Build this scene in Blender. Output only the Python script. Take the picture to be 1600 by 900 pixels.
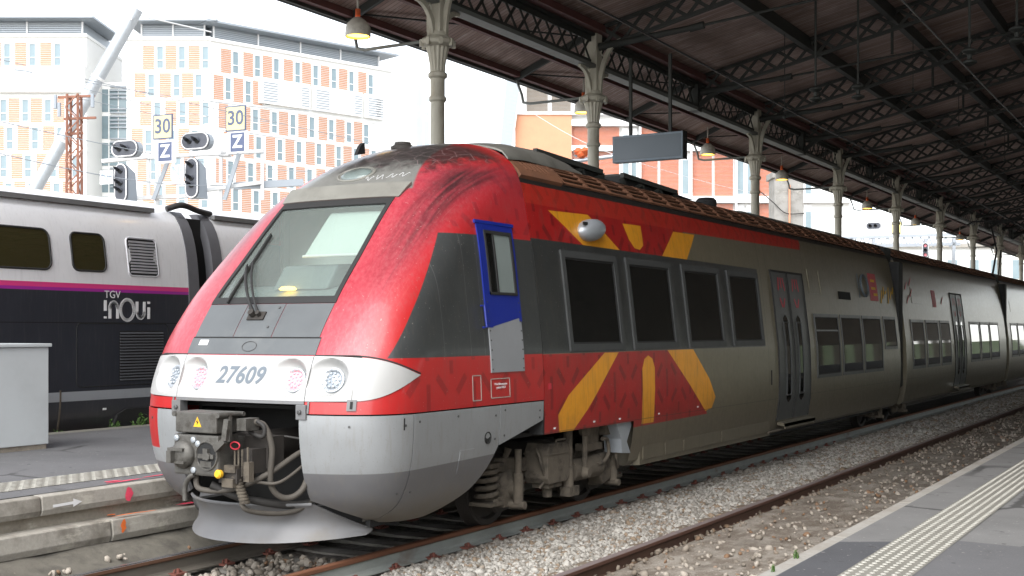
import bpy, bmesh, math, random
import numpy as np
from mathutils import Vector, Matrix
R = math.radians
random.seed(7)
for o in list(bpy.data.objects): bpy.data.objects.remove(o)
scene = bpy.context.scene
COL = scene.collection

# ---------------------------------------------------------------- camera
# world: X across the tracks (right +), Y along the tracks (away), Z up, rail head = 0
YAW = math.atan(1120/1920)
cam = bpy.data.cameras.new('camera'); cam_o = bpy.data.objects.new('camera', cam); COL.objects.link(cam_o)
cam_o.location = (0, 0, 1.99); cam_o.rotation_euler = (R(90), 0, YAW)
cam.sensor_width = 36; cam.lens = 43.2; cam.shift_y = 67/1600
cam.clip_start = .05; cam.clip_end = 3000
scene.camera = cam_o
# ---------------------------------------------------------------- sky, sun, exposure
SUN_EL, SUN_AZ = R(48), R(166)      # azimuth measured clockwise from +Y
world = bpy.data.worlds.new('World'); scene.world = world; world.use_nodes = True
nt = world.node_tree; nt.nodes.clear()
sky = nt.nodes.new('ShaderNodeTexSky'); sky.sky_type = 'NISHITA'; sky.sun_disc = False
sky.sun_elevation = SUN_EL; sky.sun_rotation = SUN_AZ
sky.air_density = 1.0; sky.dust_density = 1.0; sky.ozone_density = 1.0
hs = nt.nodes.new('ShaderNodeHueSaturation'); hs.inputs['Saturation'].default_value = .25   # thin white overcast
bg = nt.nodes.new('ShaderNodeBackground'); bg.inputs['Strength'].default_value = .15
ow = nt.nodes.new('ShaderNodeOutputWorld')
nt.links.new(sky.outputs[0], hs.inputs['Color']); nt.links.new(hs.outputs[0], bg.inputs['Color']); nt.links.new(bg.outputs[0], ow.inputs[0])
sun = bpy.data.lights.new('sun', 'SUN'); sun.energy = 1.0; sun.angle = R(50); sun.color = (1, .97, .92)
sun_o = bpy.data.objects.new('sun', sun); COL.objects.link(sun_o)
sd = Vector((math.sin(SUN_AZ)*math.cos(SUN_EL), math.cos(SUN_AZ)*math.cos(SUN_EL), math.sin(SUN_EL)))
sun_o.rotation_euler = sd.to_track_quat('Z', 'Y').to_euler(); sun_o.location = (0, -20, 40)
scene.view_settings.view_transform = 'Standard'; scene.view_settings.look = 'None'
scene.view_settings.exposure = 1.75; scene.view_settings.gamma = 1
scene.render.engine = 'CYCLES'
scene.cycles.max_bounces = 6; scene.cycles.diffuse_bounces = 4; scene.cycles.glossy_bounces = 3; scene.cycles.transparent_max_bounces = 12
scene.cycles.sample_clamp_indirect = 6

# ---------------------------------------------------------------- mesh helpers
def link(name, me, mats=None, parent=None):
    o = bpy.data.objects.new(name, me); COL.objects.link(o)
    if parent is not None: o.parent = parent
    if mats is not None:
        for m in (mats if isinstance(mats, (list, tuple)) else [mats]): me.materials.append(m)
    return o
def tag(o, label=None, cat=None, group=None, kind=None):
    if label: o['label'] = label
    if cat: o['category'] = cat
    if group: o['group'] = group
    if kind: o['kind'] = kind
    return o
def thing(name, label, cat, loc=(0, 0, 0), rz=0, group=None):
    o = bpy.data.objects.new(name, None); COL.objects.link(o); o.empty_display_size = .2
    o.location = loc; o.rotation_euler = (0, 0, rz)
    return tag(o, label, cat, group)
def copy_tree(o, parent=None, **kw):
    c = o.copy(); COL.objects.link(c)
    if parent is not None: c.parent = parent
    for ch in list(o.children): copy_tree(ch, c)
    return c
class MB:
    def __init__(s): s.v = []; s.f = []; s.m = []; s.k = 0
    def add(s, vs, fs, mi=None):
        b = len(s.v); s.v.extend([tuple(p) for p in vs])
        for f in fs: s.f.append([b+i for i in f]); s.m.append(s.k if mi is None else mi)
        return s
    def box(s, x0, x1, y0, y1, z0, z1, mi=None):
        return s.add([(x, y, z) for z in (z0, z1) for y in (y0, y1) for x in (x0, x1)],
                     [(0, 2, 3, 1), (4, 5, 7, 6), (0, 1, 5, 4), (2, 6, 7, 3), (0, 4, 6, 2), (1, 3, 7, 5)], mi)
    def obox(s, c, size, M=None, mi=None, taper=1.0):
        hx, hy, hz = [q/2 for q in size]; c = Vector(c); vs = []
        for z in (-hz, hz):
            t = taper if z > 0 else 1
            for y in (-hy, hy):
                for x in (-hx, hx):
                    p = Vector((x*t, y*t, z))
                    if M is not None: p = M @ p
                    vs.append(c+p)
        return s.add(vs, [(0, 2, 3, 1), (4, 5, 7, 6), (0, 1, 5, 4), (2, 6, 7, 3), (0, 4, 6, 2), (1, 3, 7, 5)], mi)
    def bar(s, a, b, w, h=None, mi=None, up=(0, 0, 1)):
        h = w if h is None else h; a = Vector(a); b = Vector(b); d = (b-a)
        L = d.length; d.normalize(); u = Vector(up)
        x = d.cross(u)
        if x.length < 1e-4: x = d.cross(Vector((1, 0, 0)))
        x.normalize(); y = x.cross(d)
        vs = [p + x*sx*w/2 + y*sy*h/2 for p in (a, b) for sy in (-1, 1) for sx in (-1, 1)]
        return s.add(vs, [(0, 1, 3, 2), (4, 6, 7, 5), (0, 4, 5, 1), (2, 3, 7, 6), (0, 2, 6, 4), (1, 5, 7, 3)], mi)
    def tube(s, pts, r, n=8, mi=None, cap=True):
        pts = [Vector(p) for p in pts]; rs = r if isinstance(r, (list, tuple)) else [r]*len(pts)
        vs = []; prev = None
        for i, p in enumerate(pts):
            d = (pts[min(i+1, len(pts)-1)] - pts[max(i-1, 0)]).normalized()
            if prev is None:
                x = d.cross(Vector((0, 0, 1)))
                if x.length < 1e-3: x = d.cross(Vector((1, 0, 0)))
            else:
                x = prev - d*prev.dot(d)
            x.normalize(); prev = x; y = d.cross(x)
            for k in range(n):
                a = 2*math.pi*k/n; vs.append(p + (x*math.cos(a)+y*math.sin(a))*rs[i])
        fs = [(i*n+k, i*n+(k+1) % n, (i+1)*n+(k+1) % n, (i+1)*n+k) for i in range(len(pts)-1) for k in range(n)]
        if cap: fs += [list(range(n))[::-1], [(len(pts)-1)*n+k for k in range(n)]]
        return s.add(vs, fs, mi)
    def lathe(s, prof, n=16, M=None, mi=None, cap=True, flute=0):
        vs = []
        for (r, z) in prof:
            for k in range(n):
                a = 2*math.pi*k/n; rr = r*(1-flute*(k % 2)) if flute else r
                p = Vector((rr*math.cos(a), rr*math.sin(a), z)); vs.append(M @ p if M is not None else p)
        m = len(prof)
        fs = [(i*n+k, i*n+(k+1) % n, (i+1)*n+(k+1) % n, (i+1)*n+k) for i in range(m-1) for k in range(n)]
        if cap: fs += [list(range(n))[::-1], [(m-1)*n+k for k in range(n)]]
        return s.add(vs, fs, mi)
    def prism(s, poly, axis, lo, hi, mi=None):
        n = len(poly)
        def mk(p, t):
            return {'x': (t, p[0], p[1]), 'y': (p[0], t, p[1]), 'z': (p[0], p[1], t)}[axis]
        return s.add([mk(p, lo) for p in poly]+[mk(p, hi) for p in poly],
                     [list(range(n)), [n+i for i in range(n)][::-1]] + [(i, (i+1) % n, n+(i+1) % n, n+i) for i in range(n)], mi)
    def grid(s, fn, nu, nv, mi=None):
        return s.add([fn(i/nu, j/nv) for j in range(nv+1) for i in range(nu+1)],
                     [(j*(nu+1)+i, j*(nu+1)+i+1, (j+1)*(nu+1)+i+1, (j+1)*(nu+1)+i) for j in range(nv) for i in range(nu)], mi)
    def slab(s, fn, off0, off1, nu, nv, mi=None):
        """closed slab between two offset copies of fn(u, v, offset)"""
        b = len(s.v); N = (nu+1)*(nv+1)
        vs = [fn(i/nu, j/nv, o) for o in (off0, off1) for j in range(nv+1) for i in range(nu+1)]
        q = lambda i, j, l: l*N+j*(nu+1)+i
        fs = []
        for j in range(nv):
            for i in range(nu):
                fs.append((q(i, j, 1), q(i+1, j, 1), q(i+1, j+1, 1), q(i, j+1, 1)))
                fs.append((q(i, j, 0), q(i, j+1, 0), q(i+1, j+1, 0), q(i+1, j, 0)))
        for i in range(nu):
            fs.append((q(i, 0, 0), q(i+1, 0, 0), q(i+1, 0, 1), q(i, 0, 1))); fs.append((q(i, nv, 0), q(i, nv, 1), q(i+1, nv, 1), q(i+1, nv, 0)))
        for j in range(nv):
            fs.append((q(0, j, 0), q(0, j, 1), q(0, j+1, 1), q(0, j+1, 0))); fs.append((q(nu, j, 0), q(nu, j+1, 0), q(nu, j+1, 1), q(nu, j, 1)))
        return s.add(vs, fs, mi)
    def mesh(s, name='m', smooth=None, recalc=True, bevel=0):
        me = bpy.data.meshes.new(name); me.from_pydata(s.v, [], s.f)
        me.polygons.foreach_set('material_index', s.m)
        if recalc or bevel:
            bm = bmesh.new(); bm.from_mesh(me)
            if bevel:
                bmesh.ops.remove_doubles(bm, verts=bm.verts, dist=1e-5)
            bmesh.ops.recalc_face_normals(bm, faces=bm.faces)
            if bevel:
                ed = [e for e in bm.edges if len(e.link_faces) == 2 and e.calc_face_angle(0) > .5]
                bmesh.ops.bevel(bm, geom=ed, offset=bevel, segments=2, profile=.6, affect='EDGES', clamp_overlap=True)
            bm.to_mesh(me); bm.free()
        if smooth is not None:
            me.polygons.foreach_set('use_smooth', [True]*len(me.polygons)); me.set_sharp_from_angle(angle=R(smooth))
        me.update(); return me
    def build(s, name, mats, parent=None, smooth=None, recalc=True, bevel=0):
        return link(name, s.mesh(name, smooth, recalc, bevel), mats, parent)
def text_mesh(txt, size, extrude=.002, shear=0, bold=0, spacing=1.0):
    cu = bpy.data.curves.new('lettering', 'FONT'); cu.body = txt; cu.size = size; cu.extrude = extrude; cu.shear = shear; cu.offset = bold
    cu.align_x = 'CENTER'; cu.align_y = 'CENTER'; cu.space_character = spacing; cu.resolution_u = 4
    o = bpy.data.objects.new('t', cu); COL.objects.link(o)
    bpy.context.view_layer.update()
    me = bpy.data.meshes.new_from_object(o.evaluated_get(bpy.context.evaluated_depsgraph_get()))
    bpy.data.objects.remove(o); me.materials.clear(); return me
def lerp_tab(tab, z):
    if z <= tab[0][0]: return tab[0][1]
    for (a, b), (c, d) in zip(tab, tab[1:]):
        if z <= c: return b+(d-b)*(z-a)/(c-a)
    return tab[-1][1]
def smooth_tab(tab):
    """monotone cubic through the points"""
    n = len(tab); xs = [p[0] for p in tab]; ys = [p[1] for p in tab]
    dl = [(ys[i+1]-ys[i])/(xs[i+1]-xs[i]) for i in range(n-1)]
    m = [dl[0]]+[0 if dl[i-1]*dl[i] <= 0 else 2*dl[i-1]*dl[i]/(dl[i-1]+dl[i]) for i in range(1, n-1)]+[dl[-1]]
    def f(x):
        if x <= xs[0]: return ys[0]
        if x >= xs[-1]: return ys[-1]
        for i in range(n-1):
            if x <= xs[i+1]:
                h = xs[i+1]-xs[i]; t = (x-xs[i])/h
                return (2*t**3-3*t*t+1)*ys[i]+(t**3-2*t*t+t)*h*m[i]+(-2*t**3+3*t*t)*ys[i+1]+(t**3-t*t)*h*m[i+1]
    return f

# ---------------------------------------------------------------- material helpers (node maths by operators)
class S:
    nt = None
    def __init__(s, sock): s.s = sock
    @staticmethod
    def op(o, *a, clamp=False):
        n = S.nt.nodes.new('ShaderNodeMath'); n.operation = o; n.use_clamp = clamp
        for i, x in enumerate(a):
            if isinstance(x, S): S.nt.links.new(x.s, n.inputs[i])
            else: n.inputs[i].default_value = float(x)
        return S(n.outputs[0])
    def __add__(a, b): return S.op('ADD', a, b)
    def __radd__(a, b): return S.op('ADD', a, b)
    def __sub__(a, b): return S.op('SUBTRACT', a, b)
    def __rsub__(a, b): return S.op('SUBTRACT', b, a)
    def __mul__(a, b): return S.op('MULTIPLY', a, b)
    def __rmul__(a, b): return S.op('MULTIPLY', a, b)
    def __truediv__(a, b): return S.op('DIVIDE', a, b)
    def __mod__(a, b): return S.op('FLOORED_MODULO', a, b)
    def min(a, b): return S.op('MINIMUM', a, b)
    def max(a, b): return S.op('MAXIMUM', a, b)
    def abs(a): return S.op('ABSOLUTE', a)
    def step(a, eps=.004): return S.op('MULTIPLY_ADD', a, 1/eps, .5, clamp=True)     # a > 0
    def inv(a): return S.op('SUBTRACT', 1.0, a)
def coords():
    tc = S.nt.nodes.new('ShaderNodeTexCoord'); sp = S.nt.nodes.new('ShaderNodeSeparateXYZ')
    S.nt.links.new(tc.outputs['Object'], sp.inputs[0]); return tc.outputs['Object'], S(sp.outputs[0]), S(sp.outputs[1]), S(sp.outputs[2])
def vscale(vec, sc):
    m = S.nt.nodes.new('ShaderNodeMapping'); S.nt.links.new(vec, m.inputs[0]); m.inputs['Scale'].default_value = sc; return m.outputs[0]
def noise(vec, scale, detail=4, rough=.55, sc=None):
    n = S.nt.nodes.new('ShaderNodeTexNoise'); S.nt.links.new(vscale(vec, sc) if sc else vec, n.inputs['Vector'])
    n.inputs['Scale'].default_value = scale; n.inputs['Detail'].default_value = detail; n.inputs['Roughness'].default_value = rough
    return S(n.outputs['Fac'])
def ramp(a, lo, hi):
    n = S.nt.nodes.new('ShaderNodeMapRange'); S.nt.links.new(a.s, n.inputs[0]); n.inputs[1].default_value = lo; n.inputs[2].default_value = hi
    n.interpolation_type = 'SMOOTHSTEP'; return S(n.outputs[0])
def mix(fac, a, b):
    n = S.nt.nodes.new('ShaderNodeMix'); n.data_type = 'RGBA'
    if isinstance(fac, S): S.nt.links.new(fac.s, n.inputs[0])
    else: n.inputs[0].default_value = fac
    for x, i in ((a, 6), (b, 7)):
        if hasattr(x, 'links') or hasattr(x, 'is_linked'): S.nt.links.new(x, n.inputs[i])
        else: n.inputs[i].default_value = (*x, 1)
    return n.outputs[2]
def scale_col(c, k):
    n = S.nt.nodes.new('ShaderNodeVectorMath'); n.operation = 'SCALE'
    if hasattr(c, 'is_linked'): S.nt.links.new(c, n.inputs[0])
    else: n.inputs[0].default_value = c
    if isinstance(k, S): S.nt.links.new(k.s, n.inputs['Scale'])
    else: n.inputs['Scale'].default_value = k
    return n.outputs[0]
def poly_mask(u, v, pts, eps=.006):
    """1 inside a convex polygon"""
    A = sum(pts[i][0]*pts[(i+1) % len(pts)][1]-pts[(i+1) % len(pts)][0]*pts[i][1] for i in range(len(pts)))
    if A < 0: pts = pts[::-1]
    d = None
    for i in range(len(pts)):
        (x0, y0), (x1, y1) = pts[i], pts[(i+1) % len(pts)]; L = math.hypot(x1-x0, y1-y0)
        nx, ny = -(y1-y0)/L, (x1-x0)/L
        e = u*nx + v*ny + (-(nx*x0+ny*y0)); d = e if d is None else d.min(e)
    return d.step(eps)
def new_mat(name):
    m = bpy.data.materials.new(name); m.use_nodes = True; S.nt = m.node_tree
    b = m.node_tree.nodes['Principled BSDF']; return m, b
def setin(b, k, x):
    if isinstance(x, S): S.nt.links.new(x.s, b.inputs[k])
    elif hasattr(x, 'is_linked'): S.nt.links.new(x, b.inputs[k])
    elif isinstance(x, (tuple, list)): b.inputs[k].default_value = (*x, 1)
    else: b.inputs[k].default_value = x
def bump(b, h, strength=.3, dist=.01):
    n = S.nt.nodes.new('ShaderNodeBump'); n.inputs['Strength'].default_value = strength; n.inputs['Distance'].default_value = dist
    S.nt.links.new(h.s, n.inputs['Height']); S.nt.links.new(n.outputs[0], b.inputs['Normal'])
def simple(name, colour, rough=.6, metal=0, var=.25, scale=6, grime=0, grime_col=(.06, .05, .04), bumpk=0, sc=None, spec=.5, coat=0):
    m, b = new_mat(name); v, x, y, z = coords()
    n1 = noise(v, scale, 6, .6, sc)
    c = scale_col(colour, n1*(2*var)+(1-var))
    if grime:
        g = ramp(noise(v, scale*.6, 8, .65, sc), .48, .72)*grime; c = mix(g, c, grime_col)
    setin(b, 'Base Color', c); setin(b, 'Roughness', n1*.25+(rough-.12)); setin(b, 'Metallic', metal); setin(b, 'Specular IOR Level', spec)
    if coat: setin(b, 'Coat Weight', coat); setin(b, 'Coat Roughness', .08)
    if bumpk: bump(b, noise(v, scale*4, 8, .65, sc), bumpk, .01)
    return m
def emit(name, colour, strength):
    m, b = new_mat(name); setin(b, 'Base Color', colour); b.inputs['Emission Color'].default_value = (*colour, 1); b.inputs['Emission Strength'].default_value = strength
    return m
def glass(name, tint=(.9, .95, .93), dark=0.0, rough=.02, body=(.01, .012, .012)):
    """thin pane: clear transmission + fresnel reflection, with a share of dark film"""
    m, b = new_mat(name); setin(b, 'Base Color', body); setin(b, 'Roughness', rough); setin(b, 'Specular IOR Level', .6)
    tr = S.nt.nodes.new('ShaderNodeBsdfTransparent'); tr.inputs[0].default_value = (*tint, 1)
    gl = S.nt.nodes.new('ShaderNodeBsdfGlossy'); gl.inputs['Roughness'].default_value = rough
    fr = S.nt.nodes.new('ShaderNodeFresnel'); fr.inputs[0].default_value = 1.5
    mx = S.nt.nodes.new('ShaderNodeMixShader'); S.nt.links.new(fr.outputs[0], mx.inputs[0]); S.nt.links.new(tr.outputs[0], mx.inputs[1]); S.nt.links.new(gl.outputs[0], mx.inputs[2])
    m2 = S.nt.nodes.new('ShaderNodeMixShader'); m2.inputs[0].default_value = dark
    S.nt.links.new(mx.outputs[0], m2.inputs[1]); S.nt.links.new(b.outputs[0], m2.inputs[2])
    S.nt.links.new(m2.outputs[0], S.nt.nodes['Material Output'].inputs[0]); return m
MT = {}
MT['steel_dark'] = simple('dark_painted_iron', (.028, .031, .028), .65, 0, .3, 5, .3, (.05, .035, .025))
MT['chord'] = simple('grey_green_painted_iron', (.13, .14, .13), .6, 0, .3, 3, .4, (.05, .04, .03))
MT['column'] = simple('cream_painted_cast_iron', (.42, .40, .33), .55, 0, .2, 4, .55, (.13, .10, .06), .1, (1, 1, .35))
MT['lamp_shade'] = simple('lamp_shade_enamel', (.45, .43, .38), .4, 0, .2, 8, .4)
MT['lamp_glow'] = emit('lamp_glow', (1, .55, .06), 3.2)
MT['orange'] = simple('orange_bracket', (.5, .09, .02), .6)
MT['wire'] = simple('wire', (.03, .03, .03), .5, .3)
MT['galv'] = simple('galvanised_steel', (.40, .43, .46), .45, .5, .15, 4)
MT['pale_steel'] = simple('pale_painted_steel', (.62, .63, .63), .5, 0, .1, 2)
MT['rubber'] = simple('black_rubber', (.018, .018, .018), .7)
MT['black'] = simple('matt_black', (.012, .012, .012), .8)
MT['dusty'] = simple('brake_dust_iron', (.105, .088, .067), .9, 0, .45, 9, .85, (.022, .018, .015), .5)
MT['dusty_dark'] = simple('greasy_iron', (.035, .03, .026), .75, .1, .4, 8, .3, (.01, .01, .01), .2)
MT['coupler'] = simple('worn_coupler_steel', (.105, .10, .09), .5, .35, .45, 12, .8, (.04, .034, .027), .45)
MT['hose'] = simple('dusty_hose', (.075, .066, .055), .75, 0, .3, 10)
MT['cable'] = simple('black_cable', (.03, .028, .026), .7, 0, .3, 10)
MT['bolt'] = simple('bolt_head', (.10, .10, .10), .5, .5)
MT['white'] = simple('white_print', (.75, .75, .75), .6, 0, .1)
MT['yellow'] = simple('yellow_print', (.75, .42, .02), .6, 0, .1)
MT['redplastic'] = simple('red_plastic', (.5, .03, .05), .5, 0, .1)
MT['text_grey'] = simple('grey_print', (.13, .155, .18), .5, 0, .1)
# ================================================================ SETTING: ground, tracks, platforms
def asphalt(name, base=.14, tint=(1, 1, 1.03)):
    m, b = new_mat(name); v, x, y, z = coords()
    f = noise(v, 140, 3, .7); g = noise(v, 1.1, 6, .6); st = ramp(noise(v, 3.3, 8, .7), .58, .72)
    k = f*.7*base + g*.7*base + base*.35
    c = mix(st*.35, scale_col(tint, k), (.05, .048, .045))
    sp = ramp(noise(v, 26, 2, .5), .69, .73); c = mix(sp*.55, c, (.33, .32, .30)); gum = ramp(noise(v, 9, 1, .4), .725, .74); c = mix(gum*.6, c, (.035, .035, .035))
    vo = S.nt.nodes.new('ShaderNodeTexVoronoi'); vo.feature = 'DISTANCE_TO_EDGE'; vo.inputs['Scale'].default_value = .55; S.nt.links.new(v, vo.inputs['Vector']); wob = noise(v, 7, 6, .7)*.05
    ck = (.022-(S(vo.outputs['Distance'])+wob-.02)).step(.012)*ramp(noise(v, .6, 3, .5), .5, .6); c = mix(ck*.75, c, (.03, .029, .028))
    setin(b, 'Base Color', c); setin(b, 'Roughness', .85); bump(b, f, .35, .004); return m
def concrete(name, col=(.34, .32, .28), stain=(.10, .085, .065), k=.7):
    m, b = new_mat(name); v, x, y, z = coords()
    n1 = noise(v, 2.2, 8, .65); n2 = noise(v, 30, 4, .6); n3 = noise(v, 1.2, 8, .7, (1, 1, 3))
    c = mix(ramp(n1, .42, .68)*k, scale_col(col, n2*.5+.75), stain)
    c = mix(ramp(n3, .58, .66)*.6, c, (.50, .47, .40))
    setin(b, 'Base Color', c); setin(b, 'Roughness', .9); bump(b, n2*.5+n1, .4, .01); return m
MT['asphalt'] = asphalt('asphalt', .115); MT['asphalt_l'] = asphalt('asphalt_pale', .165, (1, .99, .97)); MT['asphalt_d'] = asphalt('asphalt_dark_patch', .075, (.95, .97, 1.05))
MT['concrete'] = concrete('old_concrete'); MT['concrete2'] = concrete('stained_concrete', (.30, .27, .22), (.09, .075, .055), .8)
MT['coping'] = concrete('pale_coping', (.33, .315, .285), (.25, .22, .18), .5)
def stone_mat(name, a, b_, c_):
    m, b = new_mat(name); v, x, y, z = coords()
    gi = S.nt.nodes.new('ShaderNodeNewGeometry'); rnd = S(gi.outputs['Random Per Island'])
    col = mix(ramp(rnd, .0, .8), a, b_); col = mix(ramp(rnd*7.3 % 1.0, .82, .9), col, c_)
    col = scale_col(col, noise(v, 35, 4, .6)*.7+.65)
    dr = ((x+6.62).abs()).min((x+4.72).abs()); st = ramp(noise(v, 2.5, 7, .7)*.8-dr*.9, -.05, .40); col = mix(st*.65, col, (.115, .082, .055))
    col = mix(ramp(noise(v, .9, 6, .65), .56, .70)*.45, col, (.15, .13, .11))
    setin(b, 'Base Color', col); setin(b, 'Roughness', .9); return m
MT['ballast'] = stone_mat('ballast_stone', (.20, .185, .16), (.40, .38, .345), (.22, .165, .115))
MT['ballast_d'] = stone_mat('dirty_ballast_stone', (.17, .145, .115), (.36, .32, .27), (.20, .12, .07))
def bed_mat(name, a, b_):
    m, b = new_mat(name); v, x, y, z = coords()
    vo = S.nt.nodes.new('ShaderNodeTexVoronoi'); S.nt.links.new(v, vo.inputs['Vector']); vo.inputs['Scale'].default_value = 24
    vc = S.nt.nodes.new('ShaderNodeSeparateColor'); S.nt.links.new(vo.outputs['Color'], vc.inputs[0])
    c = mix(S(vc.outputs[0]), a, b_); c = scale_col(c, noise(v, 3, 6, .6)*.8+.6)
    setin(b, 'Base Color', c); setin(b, 'Roughness', .95); bump(b, S(vo.outputs['Distance']).inv(), .4, .02); return m
MT['bed'] = bed_mat('ballast_bed', (.24, .22, .19), (.46, .44, .40)); MT['bed_d'] = bed_mat('oily_bed', (.06, .052, .045), (.15, .135, .115))
def mud_mat():
    m, b = new_mat('muddy_trackbed'); v, x, y, z = coords()
    n1 = noise(v, 5, 8, .7, (1, .6, 1)); n2 = noise(v, 40, 4, .65)
    # worn timber sleepers show through as bands
    c = mix(ramp(n1, .40, .62), (.17, .14, .11), (.31, .28, .24)); c = mix(ramp(n2, .57, .68)*.7, c, (.46, .43, .38))
    c = mix(ramp(noise(v, 1.3, 6, .6), .55, .7)*.5, c, (.10, .08, .06))
    setin(b, 'Base Color', c); setin(b, 'Roughness', .95); bump(b, n2+n1, .7, .02); return m
MT['mud'] = mud_mat()
def rail_mat(name, side, topc, head=0.0):
    m, b = new_mat(name); v, x, y, z = coords()
    n = noise(v, 9, 8, .7, (1, .3, 1)); n2 = noise(v, 2, 4, .6, (1, .5, 1))
    rust = mix(n, topc, scale_col(topc, .45)); c = mix((z+.045).step(.006), scale_col(side, n*.8+.6), rust)
    c = mix(ramp(n2, .58, .7)*.5, c, scale_col(topc, .6))
    if head:
        c = mix((z+.006).step(.003)*head, c, (.55, .55, .57)); setin(b, 'Metallic', (z+.006).step(.003)*head)
        setin(b, 'Roughness', .8-(z+.006).step(.003)*(.55*head))
    else: setin(b, 'Roughness', .75)
    setin(b, 'Base Color', c); return m
MT['rail_a'] = rail_mat('rail_painted_side', (.28, .30, .28), (.21, .085, .042))
MT['rail_shiny'] = rail_mat('rail_bright_head', (.13, .115, .095), (.17, .085, .05), 1.0)
MT['rail_rust'] = rail_mat('rail_rusty', (.085, .045, .03), (.13, .06, .04), .25)
MT['sleeper'] = concrete('concrete_sleeper', (.24, .225, .20), (.09, .08, .065), .8)
MT['timber'] = simple('weathered_timber', (.17, .135, .10), .9, 0, .4, 4, .5, (.07, .055, .04), .4, (1, 6, 1))
MT['rustplate'] = simple('rusty_clip', (.16, .055, .04), .8, 0, .3, 14)

g = MB(); g.add([(-1500, -1500, -.42), (1500, -1500, -.42), (1500, 1500, -.42), (-1500, 1500, -.42)], [(0, 1, 2, 3)])
tag(g.build('ground', MT['bed'], recalc=False), kind='structure')
# trackbed sheets with a little relief
def bed_sheet(name, x0, x1, y0, y1, z, mat, amp=.02, nx=10, step=.35):
    ny = int((y1-y0)/step); rnd = random.Random(name); m = MB()
    def fn(u, v):
        e = 0 if u in (0, 1) else rnd.uniform(-amp, amp); return (x0+(x1-x0)*u, y0+(y1-y0)*v, z+e)
    m.grid(fn, nx, ny); return tag(m.build(name, mat, smooth=60, recalc=False), kind='structure')
bed_sheet('ballast_bed', -6.56, -4.60, 3, 62, -.20, MT['bed'], .02)
bed_sheet('track_bed', -9.2, -6.57, 2, 80, -.22, MT['bed_d'], .012)
bed_sheet('muddy_track_bed', -4.66, -2.45, 3, 80, -.125, MT['mud'], .02, 12, .25)
bed_sheet('far_track_bed', -18.5, -14.4, 0, 80, -.22, MT['bed_d'], .012)

ico = bmesh.new(); bmesh.ops.create_icosphere(ico, subdivisions=1, radius=1); ico.verts.ensure_lookup_table()
IV = np.array([v.co[:] for v in ico.verts]); IF = np.array([[v.index for v in f.verts] for f in ico.faces]); ico.free()
def stones(name, regions, mat, seed=1, label=None):
    """regions: (x0,x1,y0,y1,z,count,size)"""
    rg = np.random.default_rng(seed); V = []; Fc = []; base = 0
    for (x0, x1, y0, y1, z, n, sz) in regions:
        loc = np.stack([rg.uniform(x0, x1, n), rg.uniform(y0, y1, n), z+rg.uniform(-.012, .022, n)], 1)
        s = sz*rg.lognormal(0, .28, n)
        q = rg.normal(size=(n, 4)); q /= np.linalg.norm(q, axis=1)[:, None]; w, x, y, zz = q.T
        Rm = np.stack([1-2*(y*y+zz*zz), 2*(x*y-zz*w), 2*(x*zz+y*w), 2*(x*y+zz*w), 1-2*(x*x+zz*zz), 2*(y*zz-x*w), 2*(x*zz-y*w), 2*(y*zz+x*w), 1-2*(x*x+y*y)], 1).reshape(n, 3, 3)
        sh = rg.uniform(.75, 1.25, (n, 12, 1))*IV[None]*np.stack([np.full(n, 1.), rg.uniform(.6, .95, n), rg.uniform(.45, .8, n)], 1)[:, None, :]
        P = np.einsum('nij,nkj->nki', Rm, sh*s[:, None, None]) + loc[:, None, :]
        V.append(P.reshape(-1, 3)); Fc.append((IF[None]+(np.arange(n)*12)[:, None, None]).reshape(-1, 3)+base); base += n*12
    V = np.concatenate(V); Fc = np.concatenate(Fc); me = bpy.data.meshes.new(name)
    me.vertices.add(len(V)); me.vertices.foreach_set('co', V.ravel().astype(np.float32))
    me.loops.add(Fc.size); me.loops.foreach_set('vertex_index', Fc.ravel().astype(np.int32))
    me.polygons.add(len(Fc)); me.polygons.foreach_set('loop_start', np.arange(0, Fc.size, 3, dtype=np.int32))
    me.update(calc_edges=True); me.validate()
    return tag(link(name, me, mat), label, 'ballast', kind='stuff')
stones('ballast_stones', [(-6.45, -4.80, 3.5, 13, -.178, 23000, .0265), (-6.45, -4.80, 13, 26, -.176, 17000, .031), (-6.45, -4.80, 26, 55, -.175, 11000, .046)],
       MT['ballast'], 3, 'pale loose ballast stones between the train track and the rusty rail')
stones('ballast_stones', [(-8.0, -6.75, 4, 9.2, -.20, 1300, .034), (-8.42, -8.20, 5, 12, -.165, 650, .036), (-8.75, -8.4, 5, 12, -.06, 60, .03), (-4.6, -3.3, 4, 40, -.12, 1900, .026), (-3.1, -2.5, 4, 40, -.12, 500, .03), (-4.80, -4.6, 4, 40, -.13, 900, .026)],
       MT['ballast_d'], 5, 'dirty scattered stones around the rails and muddy sleepers')

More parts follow.
